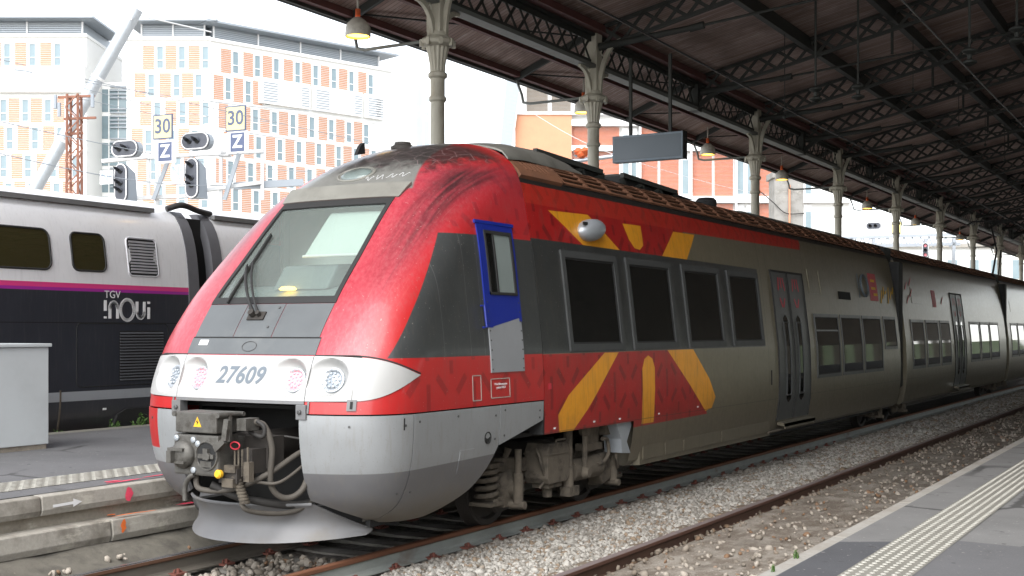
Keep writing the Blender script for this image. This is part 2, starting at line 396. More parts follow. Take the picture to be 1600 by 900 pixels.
RAILP = [(-.075, -.172), (.075, -.172), (.075, -.160), (.02, -.145), (.009, -.13), (.009, -.052), (.03, -.042), (.036, -.034), (.036, -.008), (.028, 0), (-.028, 0), (-.036, -.008), (-.036, -.034), (-.03, -.042), (-.009, -.052), (-.009, -.13), (-.02, -.145), (-.075, -.160)]
def rail(parent, x, y0, y1, mat, dz=0):
    m = MB(); m.prism([(p[0], p[1]) for p in RAILP], 'y', y0, y1); o = m.build('rail', mat, parent, smooth=35); o.location = (x, 0, dz); return o
def track(name, label, xc, y0, y1, mats, sl_mat, sl_y, sl_z, clips=True, sl_w=.26, gapz=0):
    t = thing(name, label, 'railway track', (xc, 0, 0))
    rail(t, -.75, y0, y1, mats[0]); rail(t, .75, y0, y1, mats[1])
    sm = MB(); sm.prism([(-1.25, -.2), (1.25, -.2), (1.25, .0), (1.2, .03), (.95, .03), (.45, .0), (-.45, .0), (-.95, .03), (-1.2, .03), (-1.25, .0)], 'y', -sl_w/2, sl_w/2)
    me = sm.mesh('sleeper', bevel=.015); cm = MB()
    for s in (1,):
        cm.box(s*.095-.05, s*.095+.05, -.07, .07, .0, .018); cm.tube([(s*.10, 0, .0), (s*.10, 0, .055)], .016, 6)
        cm.tube([(s*.10, -.05, .02), (s*.075, -.02, .04), (s*.075, .02, .04), (s*.10, .05, .02)], .009, 5)
    cme = cm.mesh('clip', smooth=40); me.materials.append(sl_mat); cme.materials.append(MT['rustplate'])
    y, y1s = sl_y; r = random.Random(name)
    while y < y1s:
        o = link('sleeper', me, None, t); o.location = (r.uniform(-.02, .02), y, sl_z+r.uniform(-.01, .006))
        if clips and y < 24:
            for x, q in ((-.75, 0), (.75, 0), (-.75, math.pi), (.75, math.pi)): c = link('clip', cme, None, o); c.location = (x, 0, .032); c.rotation_euler = (0, 0, q)
        y += .6
    return t
track('railway_track', 'railway track with one grey-sided rail that the red train stands on', -7.37, -3, 90, (MT['rail_shiny'], MT['rail_a']), MT['sleeper'], (4.3, 34), -.198)
track('railway_track', 'rusty railway track half buried in mud beside the right platform', -3.97, -3, 90, (MT['rail_rust'], MT['rail_rust']), MT['timber'], (4.1, 40), -.172, False, .24)
track('railway_track', 'railway track under the silver and dark double-deck train', -16.05, -3, 90, (MT['rail_shiny'], MT['rail_shiny']), MT['sleeper'], (10, 20), -.2, False)

# ---- left platform
pl = MB(); pl.box(-14.36, -9.03, -6, 130, -.4, .53); pl_o = tag(pl.build('left_platform', MT['concrete2']), kind='structure')
m = MB(); m.add([(-14.36, -6, .552), (-9.06, -6, .552), (-9.06, 130, .552), (-14.36, 130, .552)], [(0, 1, 2, 3)]); m.build('asphalt_surface', MT['asphalt'], pl_o, recalc=False)
m = MB()
m.prism([(-9.3, .545), (-8.97, .545), (-8.95, .535), (-8.94, .42), (-8.96, .37), (-9.02, .36), (-9.3, .36)], 'y', 0, 1.985); sl = m.mesh('kerb_slab', bevel=.006); sl.materials.append(MT['concrete'])
m = MB(); m.prism([(-9.2, .27), (-8.87, .262), (-8.85, .25), (-8.835, .12), (-8.86, .06), (-9.2, .06)], 'y', 0, 1.98); lb = m.mesh('ledge_block', bevel=.008); lb.materials.append(MT['concrete'])
for i in range(22):
    y = 1.2+2*i; o = link('kerb_slab', sl, None, pl_o); o.location = (random.uniform(-.004, .004), y, random.uniform(-.003, .003))
    o = link('ledge_block', lb, None, pl_o); o.location = (random.uniform(-.012, .012), y+.7, random.uniform(-.008, .008))
MT['dirt'] = simple('oily_dirt', (.13, .12, .10), .95, 0, .5, 8, .6, (.05, .045, .04), .6)
m = MB(); rr = random.Random(4)
def dirt(u, v): return (-9.1+.75*u**.8, 2+28*v, .12-.34*u+rr.uniform(-.02, .02)*(u > 0))
m.grid(dirt, 8, 120); m.build('dirt_bank', MT['dirt'], pl_o, smooth=60, recalc=False)
MT['stud'] = simple('tactile_stud', (.36, .35, .31), .8, 0, .3, 6, .4, (.2, .19, .17))
MT['tactile'] = simple('tactile_cream', (.205, .197, .17), .8, 0, .2, 5, .5, (.22, .20, .17))
m = MB(); m.add([(-10.0, -3, .556), (-9.42, -3, .556), (-9.42, 60, .556), (-10.0, 60, .556)], [(0, 1, 2, 3)]); m.build('tactile_strip', MT['tactile'], pl_o, recalc=False)
m = MB()
for i in range(160):
    y = 4+i*.14
    for j in range(7):
        x = -9.97+j*.083; m.box(x, x+.05, y+(j % 2)*.07, y+.075+(j % 2)*.07, .553, .561)
tag(m.build('tactile_studs', MT['stud'], pl_o), kind='stuff')
m = MB(); m.add([(-14.36, -3, .556), (-14.05, -3, .556), (-14.05, 60, .556), (-14.36, 60, .556)], [(0, 1, 2, 3)]); m.build('edge_line', MT['tactile'], pl_o, recalc=False)
# sprayed survey marks on the kerb
MT['spray_pink'] = simple('pink_spray', (.75, .07, .13), .8, 0, .3, 20); MT['spray_orange'] = simple('orange_spray', (.75, .16, .03), .8, 0, .3, 20)
def spray(pts, mat, name='paint_mark'):
    m = MB(); n = len(pts); m.add(pts, [list(range(n))]); return m.build(name, mat, pl_o, recalc=False)
def blob(c, ux, uy, ru, rv, mat, seed):
    r = random.Random(seed); c = Vector(c); ux = Vector(ux); uy = Vector(uy)
    spray([c+ux*ru*math.cos(a)*r.uniform(.6, 1.1)+uy*rv*math.sin(a)*r.uniform(.6, 1.1) for a in [k*math.pi/7 for k in range(14)]], mat)
KX = -8.934
for i, (y, z, a, b_) in enumerate([(8.17, .46, .05, .075), (8.82, .50, .045, .05)]): blob((KX, y, z), (0, 1, 0), (0, 0, 1), a, b_, MT['spray_pink'], i)
for i, (x, y, a, b_) in enumerate([(-9.12, 8.3, .03, .25), (-9.18, 8.75, .02, .2), (-9.2, 8.2, .03, .12), (-9.1, 8.95, .02, .15)]): blob((x, y, .5575), (1, 0, 0), (0, 1, 0), a, b_, MT['spray_pink'], 9+i)
blob((-8.822, 8.0, .19), (0, 1, 0), (0, 0, 1), .035, .075, MT['spray_orange'], 21)
for i, (x, y, a, b_) in enumerate([(-8.85, 8.1, .03, .2), (-8.95, 8.0, .05, .06), (-8.82, 8.32, .02, .14)]): blob((x-.03, y, .281), (1, 0, 0), (0, 1, 0), a*.6, b_, MT['spray_orange'], 25+i)
blob((-8.93, 8.95, .281), (1, 0, 0), (0, 1, 0), .05, .2, MT['spray_pink'], 29)
a0 = 7.30
spray([(KX+.002, a0, .435), (KX+.002, a0+.22, .44), (KX+.002, a0+.22, .415), (KX+.002, a0+.32, .452), (KX+.002, a0+.22, .49), (KX+.002, a0+.22, .465), (KX+.002, a0, .46)], MT['white'], 'arrow_mark')

# ---- right platform
pr = MB(); pr.box(-2.36, 9.0, -8, 130, -.4, .53); pr_o = tag(pr.build('right_platform', MT['concrete2']), kind='structure')
m = MB(); m.add([(-2.30, -8, .551), (9, -8, .551), (9, 130, .551), (-2.30, 130, .551)], [(0, 1, 2, 3)]); m.build('asphalt_surface', MT['asphalt_l'], pr_o, recalc=False)
m = MB(); m.prism([(-2.5, .36), (-2.44, .36), (-2.42, .53), (-2.405, .546), (-2.29, .548), (-2.29, .36)], 'y', 0, 1.985); sl = m.mesh('kerb_slab', bevel=.005); sl.materials.append(MT['coping'])
for i in range(26):
    o = link('kerb_slab', sl, None, pr_o); o.location = (random.uniform(-.004, .004), .6+2*i, 0)
def patch_sheet(pts, z, mat): m = MB(); m.add([(x, y, z) for x, y in pts], [list(range(len(pts)))]); m.build('asphalt_patch', mat, pr_o, recalc=False)
patch_sheet([(-2.29, 3), (-1.96, 3), (-1.96, 8.55), (-2.29, 8.35)], .5545, MT['asphalt_d'])
patch_sheet([(-1.60, 3), (.4, 3), (.6, 8.6), (-1.60, 8.8)], .5545, MT['asphalt'])
patch_sheet([(-1.60, 11.9), (.9, 11.5), (.9, 16), (-1.60, 16.4)], .5545, MT['asphalt'])
m = MB(); m.add([(-1.98, 2, .557), (-1.60, 2, .557), (-1.60, 60, .557), (-1.98, 60, .557)], [(0, 1, 2, 3)]); m.build('tactile_strip', MT['tactile'], pr_o, recalc=False)
m = MB()
for i in range(420):
    y = 4+i*.078
    for j in range(6): m.lathe([(.019, .556), (.013, .563)], 6, Matrix.Translation((-1.95+j*.064, y, 0)))
tag(m.build('tactile_studs', MT['stud'], pr_o), kind='stuff')

# weeds
MT['weed'] = simple('weed_leaf', (.06, .12, .025), .7, 0, .4, 12)
def weed(label, x, y, z, n, h, seed):
    r = random.Random(seed); t = thing('weed', label, 'weed', (x, y, z), 0, 'weeds at the platform edges'); st = MB(); lf = MB()
    for i in range(n):
        a = r.uniform(0, 6.28); q = r.uniform(.0, .3)*h*2; hh = h*r.uniform(.4, 1)
        bx, by = q*math.cos(a)*.6, q*math.sin(a); tx, ty = bx+r.uniform(-.3, .3)*hh, by+r.uniform(-.3, .3)*hh
        st.tube([(bx, by, 0), ((bx+tx)/2, (by+ty)/2, hh*.55), (tx, ty, hh)], [.004, .003, .0015], 4)
        for k in range(5):
            f = .25+.75*k/4; c = Vector((bx+(tx-bx)*f, by+(ty-by)*f, hh*f)); d = Vector((r.uniform(-1, 1), r.uniform(-1, 1), r.uniform(.1, .9))).normalized(); L = h*r.uniform(.18, .34); w = d.cross(Vector((0, 0, 1))).normalized()*L*.3
            lf.add([c, c+d*L*.5+w, c+d*L, c+d*L*.5-w], [(0, 1, 2, 3)])
    st.build('stem', MT['weed'], t); lf.build('leaf', MT['weed'], t, recalc=False)
weed('tall green weed at the dark train below the red nose corner', -14.42, 13.45, .40, 26, .30, 1)
weed('small green weed tuft against the lower side of the dark train', -14.42, 12.95, .40, 22, .24, 2)
weed('tiny weed by the dark train near the grey cabinet', -14.40, 11.85, .44, 12, .14, 3)
weed('tiny green weed on the pale edge of the right platform, nearer one', -2.36, 7.15, .548, 10, .04, 4)
weed('tiny green weed on the pale edge of the right platform, farther one', -2.37, 7.65, .548, 12, .05, 5)

# grey cabinet on the left platform
MT['cabinet'] = simple('cabinet_grey', (.52, .56, .57), .5, 0, .1, 1.5, .2, (.30, .31, .30))
t = thing('equipment_cabinet', 'pale grey metal equipment cabinet on the left platform', 'cabinet', (-12.82, 9.2, .552))
m = MB(); m.box(-.36, .36, -.92, .92, .06, 1.24); m.build('body', MT['cabinet'], t, bevel=.008)
m = MB(); m.box(-.39, .39, -.95, .95, 1.243, 1.285); m.build('lid', MT['cabinet'], t, bevel=.01)
m = MB(); m.box(-.34, .34, -.90, .90, 0, .058); m.build('plinth', MT['concrete2'], t)
m = MB(); m.box(.3605, .3630, -.40, -.395, .1, 1.21); m.build('door_seam', MT['bolt'], t)
m = MB(); m.box(.361, .366, -.6, -.52, 1.0, 1.08); m.build('label_plate', MT['white'], t)
# ================================================================ RED REGIONAL TRAIN (leading carriage local frame: x right, y back from the nose, z up)
TX, TY = -7.37, 8.0
Wf = smooth_tab([(.30, 1.10), (.40, 1.21), (.55, 1.32), (.80, 1.405), (1.0, 1.435), (1.3, 1.447), (1.75, 1.43), (2.29, 1.37), (2.74, 1.316), (3.1, 1.257), (3.43, 1.19), (3.63, 1.13), (3.78, 1.10), (3.86, 1.08), (3.96, 1.04)])
Yf = smooth_tab([(.30, .48), (.42, .20), (.6, .03), (.9, -.06), (1.2, -.09), (1.4, -.07), (1.775, .06), (2.225, .35), (2.7, .78), (3.2, 1.24), (3.38, 1.43), (3.6, 1.74), (3.8, 2.2), (3.93, 2.62), (3.965, 2.8)])
Lf = smooth_tab([(.3, .75), (1.4, .80), (2.2, .80), (3.1, .95), (3.5, 1.25), (3.96, 1.5)])
Pf = smooth_tab([(.3, 3.0), (1.6, 3.2), (2.6, 3.3), (3.2, 2.9), (3.6, 2.4), (3.96, 2.2)])
CAB_END = 2.79
def front_y(x, z):
    W = Wf(z); q = min(abs(x)/W, .99999); return Yf(z)+Lf(z)*(1-(1-q**Pf(z))**(1/Pf(z)))
def side_x(y, z):
    a = (y-Yf(z))/Lf(z)
    if a >= 1: return Wf(z)
    a = max(a, 0); return Wf(z)*(1-(1-a)**Pf(z))**(1/Pf(z))
def fpt(x, z, off=0):
    p = Vector((x, front_y(x, z), z)); e = .004
    n = Vector((2*e, front_y(x+e, z)-front_y(x-e, z), 0)).cross(Vector((0, front_y(x, z+e)-front_y(x, z-e), 2*e))).normalized()
    return p+n*off
def spt(y, z, off=0, sg=1):
    p = Vector((side_x(y, z), y, z)); e = .004
    n = Vector((side_x(y+e, z)-side_x(y-e, z), 2*e, 0)).cross(Vector((side_x(y, z+e)-side_x(y, z-e), 0, 2*e))).normalized()
    q = p+n*off; return Vector((q.x*sg, q.y, q.z))
def plan_pt(t, z, off=0, sg=1):
    """t in 0..1 round the nose corner from the centre line to the straight side"""
    f = t*math.pi/2; P = Pf(z); x = Wf(z)*math.sin(f)**(2/P); y = Yf(z)+Lf(z)*(1-max(math.cos(f), 0)**(2/P))
    if x < Wf(z)*.85: q = fpt(x, z, off)
    else: q = spt(y, z, off)
    return Vector((q.x*sg, q.y, q.z))
def t_of_x(x, z): return math.asin(min(1, x/Wf(z))**(Pf(z)/2))*2/math.pi
def t_of_y(y, z): return math.acos((1-max(0, min(1, (y-Yf(z))/Lf(z))))**(Pf(z)/2))*2/math.pi

# ---- paint
def hatch(u, v, T=.74):
    """star of short strokes repeated in tiles"""
    row = S.op('FLOOR', (v-1.36+T/2)/T); a = ((u+row*(T*.5)) % T)-T/2; b = ((v-1.36+T/2) % T)-T/2
    rr = S.op('SQRT', a*a+b*b); k = (.034-(a.abs()-b.abs()).abs()*.707).step(.008)*(rr-.12).step(.02)*(.33-rr).step(.02)
    k = k.max((.030-(a.abs()-T/2).abs()).step(.008)*(.17-b.abs()).step(.02)); return k.max((.030-a.abs()).step(.008)*(b.abs()-.25).step(.02))
RED = (.40, .015, .015); RED_FADED = (.32, .034, .055); YEL = (.85, .36, .02); GREYD = (.040, .043, .043); CHAMP = (.178, .156, .106); SILV = (.265, .275, .28)
def train_paint(name, kind):
    m, b = new_mat(name); v, x, y, z = coords()
    u = y; n1 = noise(v, 3, 6, .6); n2 = noise(v, 14, 6, .65); stre = noise(v, 6, 6, .65, (6, 5, .35))
    rough = .32; metal = 0.0
    if kind == 'cab':
        c = scale_col(RED, n1*.24+.88)
        c = mix(hatch(u, z)*((1.76-z).step()).max((z-2.95).step())*(y-.35).step(.2)*.55, c, (.17, .008, .010))
        # sun-bleached glass-fibre nose and pillars, with run-off streaks
        fr = (1.20-x.abs()).step(.25)*(z-1.77).step(.02)*(z-3.62).step(.2).inv()
        c = mix(fr*.75, c, mix(ramp(stre, .35, .7), RED_FADED, (.44, .075, .10)))
        bell = ramp(x.abs(), .74, .98)*ramp(x.abs(), 1.10, 1.24).inv()*ramp(z, 2.15, 3.25)
        c = mix(fr*(bell*(ramp(noise(v, 4, 3, .5, (6, .3, .3)), .25, .70)*.6+.34)), c, (.030, .013, .015))
        c = mix(fr*ramp(noise(v, 5, 5, .6, (8, .2, .2)), .52, .80)*.30, c, (.10, .022, .03))
        c = mix(fr*ramp(noise(v, 12, 3, .5, (9, .2, .2)), .66, .78)*.18, c, (.65, .40, .33))
        q = poly_mask(y, z, [(1.27, 2.885), (1.79, 2.89), (2.9, 2.91), (2.9, 1.76), (.33, 1.76)])*(x.abs()-.9).step(.02)
        c = mix(q, c, scale_col(GREYD, n1*.6+.7))
        for ys in (1.02, 1.46, 1.70): c = mix((.003-(y-ys).abs()).step(.003)*q*.6, c, (.14, .14, .14))
        # silver cab roof with soot
        roofm = (.735-(z-3.36)*.55-x.abs()).step(.02)*(z-3.33).step(.02)
        c = mix(roofm, c, scale_col((.20, .20, .185), n1*.8+.5))
        soot = ramp(noise(v, 5, 8, .7, (1.5, 1, 1))*.7+(z-3.52)*1.25+(x-.72).max(0)*-.35, .34, .56)*(z-3.25).step(.3)*(y-2.66).step(.22).inv()
        c = mix(soot*.9, c, (.025, .020, .020))
        vo = S.nt.nodes.new('ShaderNodeTexVoronoi'); vo.feature = 'DISTANCE_TO_EDGE'; S.nt.links.new(vscale(v, (4, 5, 5)), vo.inputs['Vector']); vo.inputs['Scale'].default_value = 1.4
        scr = (.012-S(vo.outputs['Distance'])).step(.01)*soot*(z-3.5).step(.1)*(y-2.5).step(.3).inv()
        c = mix(scr*.55, c, (.45, .33, .33))
    elif kind == 'car1':
        c = scale_col(CHAMP, n1*.35+.82); rough = .30; metal = .25
        reds = poly_mask(y, z, [(2.7, 1.755), (6.42, 1.755), (7.27, .9), (2.7, .85)])
        reds = reds.max(poly_mask(y, z, [(2.7, 2.9), (6.4, 2.9), (7.0, 3.3), (2.7, 3.3)])).max(poly_mask(y, z, [(2.7, 3.27), (7.2, 3.28), (12.05, 3.335), (12.25, 3.7), (2.7, 3.7)]))
        c = mix(reds, c, scale_col((.40, .014, .014), n1*.6+.7))
        c = mix(reds*hatch(y, z)*.6, c, (.14, .006, .008))
        c = mix(reds*(z-3.29).step(.004)*.35, c, (.62, .06, .03))
        for P in ([(4.21, 1.75), (4.74, 1.75), (3.77, 1.15), (3.57, 1.0), (3.38, .9), (3.14, .9), (3.10, 1.13), (3.32, 1.32)],
                  [(5.18, .9), (5.20, 1.55), (5.27, 1.66), (5.38, 1.70), (5.50, 1.66), (5.56, 1.55), (5.53, .9)],
                  [(5.96, 1.755), (6.8, 1.755), (7.32, 1.37), (7.56, 1.11), (7.43, .97), (7.2, .94), (6.76, 1.23)],
                  [(3.28, 3.25), (4.21, 3.28), (4.95, 2.9), (4.02, 2.9)], [(5.10, 3.25), (5.62, 3.26), (5.60, 3.02), (5.48, 2.96), (5.33, 2.97), (5.2, 3.07)],
                  [(6.63, 3.26), (7.36, 3.27), (6.92, 2.9), (6.1, 2.9)]):
            c = mix(poly_mask(y, z, P), c, scale_col(YEL, n1*.4+.8))
        c = mix(poly_mask(y, z, [(2.7, 2.93), (9.66, 2.91), (9.66, 1.76), (2.7, 1.76)]), c, scale_col(GREYD, n1*.6+.7))
    else:
        c = scale_col(CHAMP, n1*.35+.82); rough = .28; metal = .25
    if kind != 'cab':
        for ys in ((9.78, 10.1, 12.02, 13.3, 15.3, 16.9) if kind == 'car1' else (.5, 3.6, 5.2, 7.1, 9.6, 12.4)): c = mix((.005-(y-ys).abs()).step(.004)*.75*(z-3.4).step(.01).inv(), c, (.02, .02, .018))
        c = mix((.004-(z-.96).abs()).step(.003)*.6, c, (.02, .02, .018)); c = mix(ramp(noise(v, 4, 7, .7, (1, 3, .25)), .5, .75)*.35, c, (.085, .07, .048))
        c = mix((z-3.50).step(.004), c, (.03, .028, .026))
    # road film low down, faint vertical washing streaks
    c = mix(ramp(stre, .50, .72)*.22, c, (.10, .085, .07))
    c = mix(ramp(z*-1.0+n2*.5, -1.05, -.35)*.45, c, (.10, .088, .072))
    c = mix(ramp(noise(v, 2.2, 8, .7), .52, .75)*.07, c, (.16, .13, .11))
    sp = ramp(noise(v, 55, 2, .5), .71, .745); c = mix(sp*.4, c, (.45, .42, .38))
    setin(b, 'Base Color', c); setin(b, 'Roughness', n2*.22+rough-.05); setin(b, 'Metallic', metal); setin(b, 'Coat Weight', .3 if kind == 'cab' else .15); setin(b, 'Coat Roughness', .12)
    bump(b, noise(v, 1.6, 3, .5), .06, .03); return m
MT['cab_paint'] = train_paint('cab_red_paint', 'cab'); MT['car_paint'] = train_paint('carriage_livery', 'car1'); MT['champ_paint'] = train_paint('champagne_paint', 'car2')
MT['white_panel'] = simple('white_nose_panel', (.38, .38, .372), .4, 0, .08, 3, .18, (.40, .38, .34), 0, (2, 2, .6), coat=.15)
MT['hood'] = simple('dark_hood_panel', (.095, .103, .107), .5, 0, .2, 3, .3, (.20, .20, .19))
def skirt_paint():
    m, b = new_mat('silver_skirt_paint'); v, x, y, z = coords(); n1 = noise(v, 3, 6, .6); n2 = noise(v, 60, 3, .6); st = noise(v, 5, 6, .65, (4, 4, .5))
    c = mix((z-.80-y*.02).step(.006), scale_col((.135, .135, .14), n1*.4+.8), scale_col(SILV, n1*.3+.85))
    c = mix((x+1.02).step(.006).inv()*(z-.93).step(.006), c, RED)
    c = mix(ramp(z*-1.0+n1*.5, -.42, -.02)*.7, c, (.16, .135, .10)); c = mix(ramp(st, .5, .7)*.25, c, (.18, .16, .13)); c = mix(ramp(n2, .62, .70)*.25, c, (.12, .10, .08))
    setin(b, 'Base Color', c); setin(b, 'Roughness', n1*.25+.32); setin(b, 'Metallic', .15); return m
MT['skirt'] = skirt_paint()
MT['plow'] = simple('plough_grey', (.165, .165, .168), .5, .15, .2, 4, .45, (.14, .12, .09))
MT['win_frame'] = simple('window_frame_grey', (.048, .051, .051), .55, 0, .15, 5, .2, (.11, .105, .1))
MT['dark_glass'] = glass('tinted_glass', (.10, .11, .11), .72, .03, (.008, .009, .009))
MT['glass'] = glass('windscreen_glass', (.84, .92, .88), .26, .03, (.42, .48, .45))
MT['blue'] = simple('blue_door_paint', (.007, .02, .22), .45, 0, .15, 3)
MT['door_grey'] = simple('door_patch_grey', (.24, .25, .26), .5, 0, .12, 3, .2)
MT['grille'] = simple('rusty_roof_grille', (.17, .072, .036), .75, 0, .35, 4, .4, (.09, .05, .035), .15)
MT['roof_silver'] = simple('sooty_roof_silver', (.22, .215, .19), .55, .2, .35, 2.5, .5, (.07, .065, .055))
MT['dgreydoor'] = simple('door_dark_grey', (.055, .058, .058), .4, 0, .15, 3)
MT['lens_white'] = simple('headlamp_lens', (.26, .29, .32), .15, .3, .25, 60)
MT['lens_red'] = emit('lit_red_led', (1, .30, .34), .13)
MT['blind'] = simple('sun_blind', (.55, .61, .58), .9, 0, .05, 2); MT['cab_wall'] = simple('cab_lining', (.80, .84, .80), .8, 0, .1, 2)
MT['dash'] = simple('dashboard', (.12, .15, .155), .7, 0, .15, 4); MT['seat'] = simple('driver_seat', (.04, .05, .06), .8)

train = thing('train_carriage', 'red nosed leading train carriage with white lamp panel numbered 27609', 'train carriage', (TX, TY, 0), 0, 'carriages of the red and champagne train')
# ---- cab shell (horizontal-slice loft, windscreen and lamp panel cut out)
zs = [1.30+.10*i/3 for i in range(4)]+[1.40+.375*i/6 for i in range(1, 7)]+[1.775+.485*i/9 for i in range(1, 10)]+[2.26+.94*i/18 for i in range(1, 19)]+[3.2+.3*i/8 for i in range(1, 9)]+[3.5+.45*i/18 for i in range(1, 19)]+[3.958, 3.9635]
NC, NS = 34, 12; bm = bmesh.new(); rows = []
for z in zs:
    row = []; tmax = 1.0; Y, L = Yf(z), Lf(z)
    if Y+L > CAB_END: tmax = t_of_y(CAB_END, z)
    half = []
    for i in range(NC+1):
        t = tmax*(i/NC)**1.35; p = plan_pt(t, z) if i else Vector((0, Y, z)); half.append(Vector((p.x, min(p.y, CAB_END), z)))
    yl = half[-1].y
    for i in range(1, NS+1): y = yl+(CAB_END-yl)*i/NS; half.append(Vector((side_x(y, z), y, z)))
    row = [Vector((-p.x, p.y, p.z)) for p in half[:0:-1]]+half
    rows.append([bm.verts.new(p) for p in row])
for a, b_ in zip(rows, rows[1:]):
    for i in range(len(a)-1):
        try: bm.faces.new((a[i], a[i+1], b_[i+1], b_[i]))
        except ValueError: pass
for sg in (-1, 1):
    p0 = Vector((sg*.69, 0, 2.26)); p1 = Vector((sg*.635, 0, 3.2)); no = (p1-p0).cross(Vector((0, 1, 0)))
    fs = [f for f in bm.faces if 2.2 < f.calc_center_median().z < 3.22 and f.calc_center_median().y < front_y(.95, f.calc_center_median().z) and .4 < f.calc_center_median().x*sg < 1.0]
    geom = list({v for f in fs for v in f.verts})+list({e for f in fs for e in f.edges})+fs
    bmesh.ops.bisect_plane(bm, geom=geom, dist=1e-5, plane_co=p0, plane_no=no)
def in_ws(c): w = .69-(c.z-2.26)/.94*.055; return 2.26 < c.z < 3.2 and abs(c.x) < w and c.y < front_y(.8, c.z)
dead = []
for f in bm.faces:
    c = f.calc_center_median()
    if in_ws(c): dead.append(f)
    elif 1.40 < c.z < 1.775 and abs(c.x) < 1.13 and c.y < .6: dead.append(f)
    elif c.z < 1.40 and abs(c.x) < .75 and c.y < .3: dead.append(f)
bmesh.ops.delete(bm, geom=dead, context='FACES')
bmesh.ops.remove_doubles(bm, verts=bm.verts, dist=2e-4); bmesh.ops.recalc_face_normals(bm, faces=bm.faces)
me = bpy.data.meshes.new('cab_shell'); bm.to_mesh(me); bm.free(); me.polygons.foreach_set('use_smooth', [True]*len(me.polygons))
link('cab_shell', me, MT['cab_paint'], train)

# ---- windscreen
def ws_w(z, grow=0): return .69-(z-2.26)/.94*.055+grow
def ws(u, v, off, gx=0, z0=2.26, z1=3.2): z = z0+(z1-z0)*v; return fpt((2*u-1)*ws_w(z, gx), z, off)
fr = MB(); w_ = .045
fr.slab(lambda u, v, o: fpt((2*u-1)*ws_w(2.26-.03+.06*v, .03), 2.26-.03+.06*v, o), -.03, .008, 24, 2)
fr.slab(lambda u, v, o: fpt((2*u-1)*ws_w(3.17+.06*v, .03), 3.17+.06*v, o), -.03, .008, 24, 2)
for sg in (-1, 1): fr.slab(lambda u, v, o: fpt(sg*(ws_w(2.29+.88*v)-.012+.042*u), 2.29+.88*v, o), -.03, .008, 2, 24)
wf = fr.build('windscreen_frame', MT['rubber'], train, smooth=40)
g = MB(); g.grid(lambda u, v: ws(u, v, -.012), 24, 18); g.build('windscreen', MT['glass'], train, smooth=80, recalc=False)
# brow above the windscreen
m = MB(); m.slab(lambda u, v, o: fpt((2*u-1)*(.70+.02*v), 3.235+.13*v, o*(.3+.7*v)+.004), 0, .035, 24, 3); m.build('windscreen_brow', MT['roof_silver'], train, smooth=40)
# cab interior
ci = MB(); ci.box(-1.0, 1.0, 1.80, 1.85, 1.8, 3.28); ci.box(-1.15, 1.15, .9, 2.2, 1.75, 1.80); ci.box(-1.08, -1.04, 1.75, 2.2, 1.8, 3.3); ci.box(1.04, 1.08, 1.75, 2.2, 1.8, 3.3); ci.box(-.9, .9, 1.75, 2.2, 3.30, 3.33)
ci.build('cab_interior', MT['cab_wall'], train)
dsh = MB(); dsh.prism([(.55, 2.0), (.52, 2.22), (.80, 2.36), (1.05, 2.42), (1.25, 2.36), (1.25, 1.8), (.55, 1.8)], 'x', -.95, .95); d_o = dsh.build('dashboard', MT['dash'], train, bevel=.02)
m = MB(); m.prism([(.78, 2.37), (.95, 2.60), (1.2, 2.62), (1.22, 2.4)], 'x', -.35, .30); m.build('instrument_hood', MT['dash'], d_o, bevel=.03)
m = MB(); m.lathe([(.0, .0), (.05, .005), (.062, .02), (.05, .04), (.02, .05)], 16, Matrix.Translation((-.12, .74, 2.36)) @ Matrix.Diagonal((1.5, 1, .8, 1))); m.build('reflected_glow_dome', MT['lamp_glow'], d_o, smooth=50)  # added glowing dome, stands in for an orange reflection in the windscreen
m = MB(); m.slab(lambda u, v, o: fpt(-.05+u*.66, 2.74+.44*v, -.10+o), 0, .006, 8, 8); bl = m.build('sun_blind', MT['blind'], train, smooth=60)
m = MB(); m.tube([fpt(-.06, 2.74, -.09), fpt(.62, 2.74, -.09)], .014, 8); m.build('blind_rod', MT['white'], bl)
m = MB(); m.box(.1, .55, 1.5, 1.62, 2.2, 2.95); m.box(.08, .57, 1.1, 1.6, 2.1, 2.25); m.build('driver_seat', MT['seat'], train, bevel=.05)
# wipers
m = MB()
for (x0, z0, x1, z1, r) in ((-.10, 2.13, -.52, 2.57, .015), (-.04, 2.13, -.47, 2.60, .011)):
    m.tube([fpt(x0+(x1-x0)*k/8, z0+(z1-z0)*k/8, .045+.04*math.sin(math.pi*k/8)) for k in range(9)], [r*1.4]+[r]*7+[r*.7], 8)
m.tube([fpt(-.485-.015*k/10, 2.23+.66*(k/10), .032) for k in range(11)], .010, 6)
m.slab(lambda u, v, o: fpt(-.485-.015*u+o, 2.23+.66*u, .006+.03*v), -.006, .006, 12, 1)
wp = m.build('wiper', MT['rubber'], train, smooth=50)
m = MB(); m.slab(lambda u, v, o: fpt(-.16+.19*u, 2.08+.07*v, o), .004, .02, 4, 2); m.tube([fpt(-.10, 2.12, .02), fpt(-.10, 2.12, .07)], .030, 12); m.tube([fpt(-.03, 2.12, .02), fpt(-.03, 2.12, .06)], .022, 12); m.build('wiper_motor', MT['dusty_dark'], wp, smooth=40)
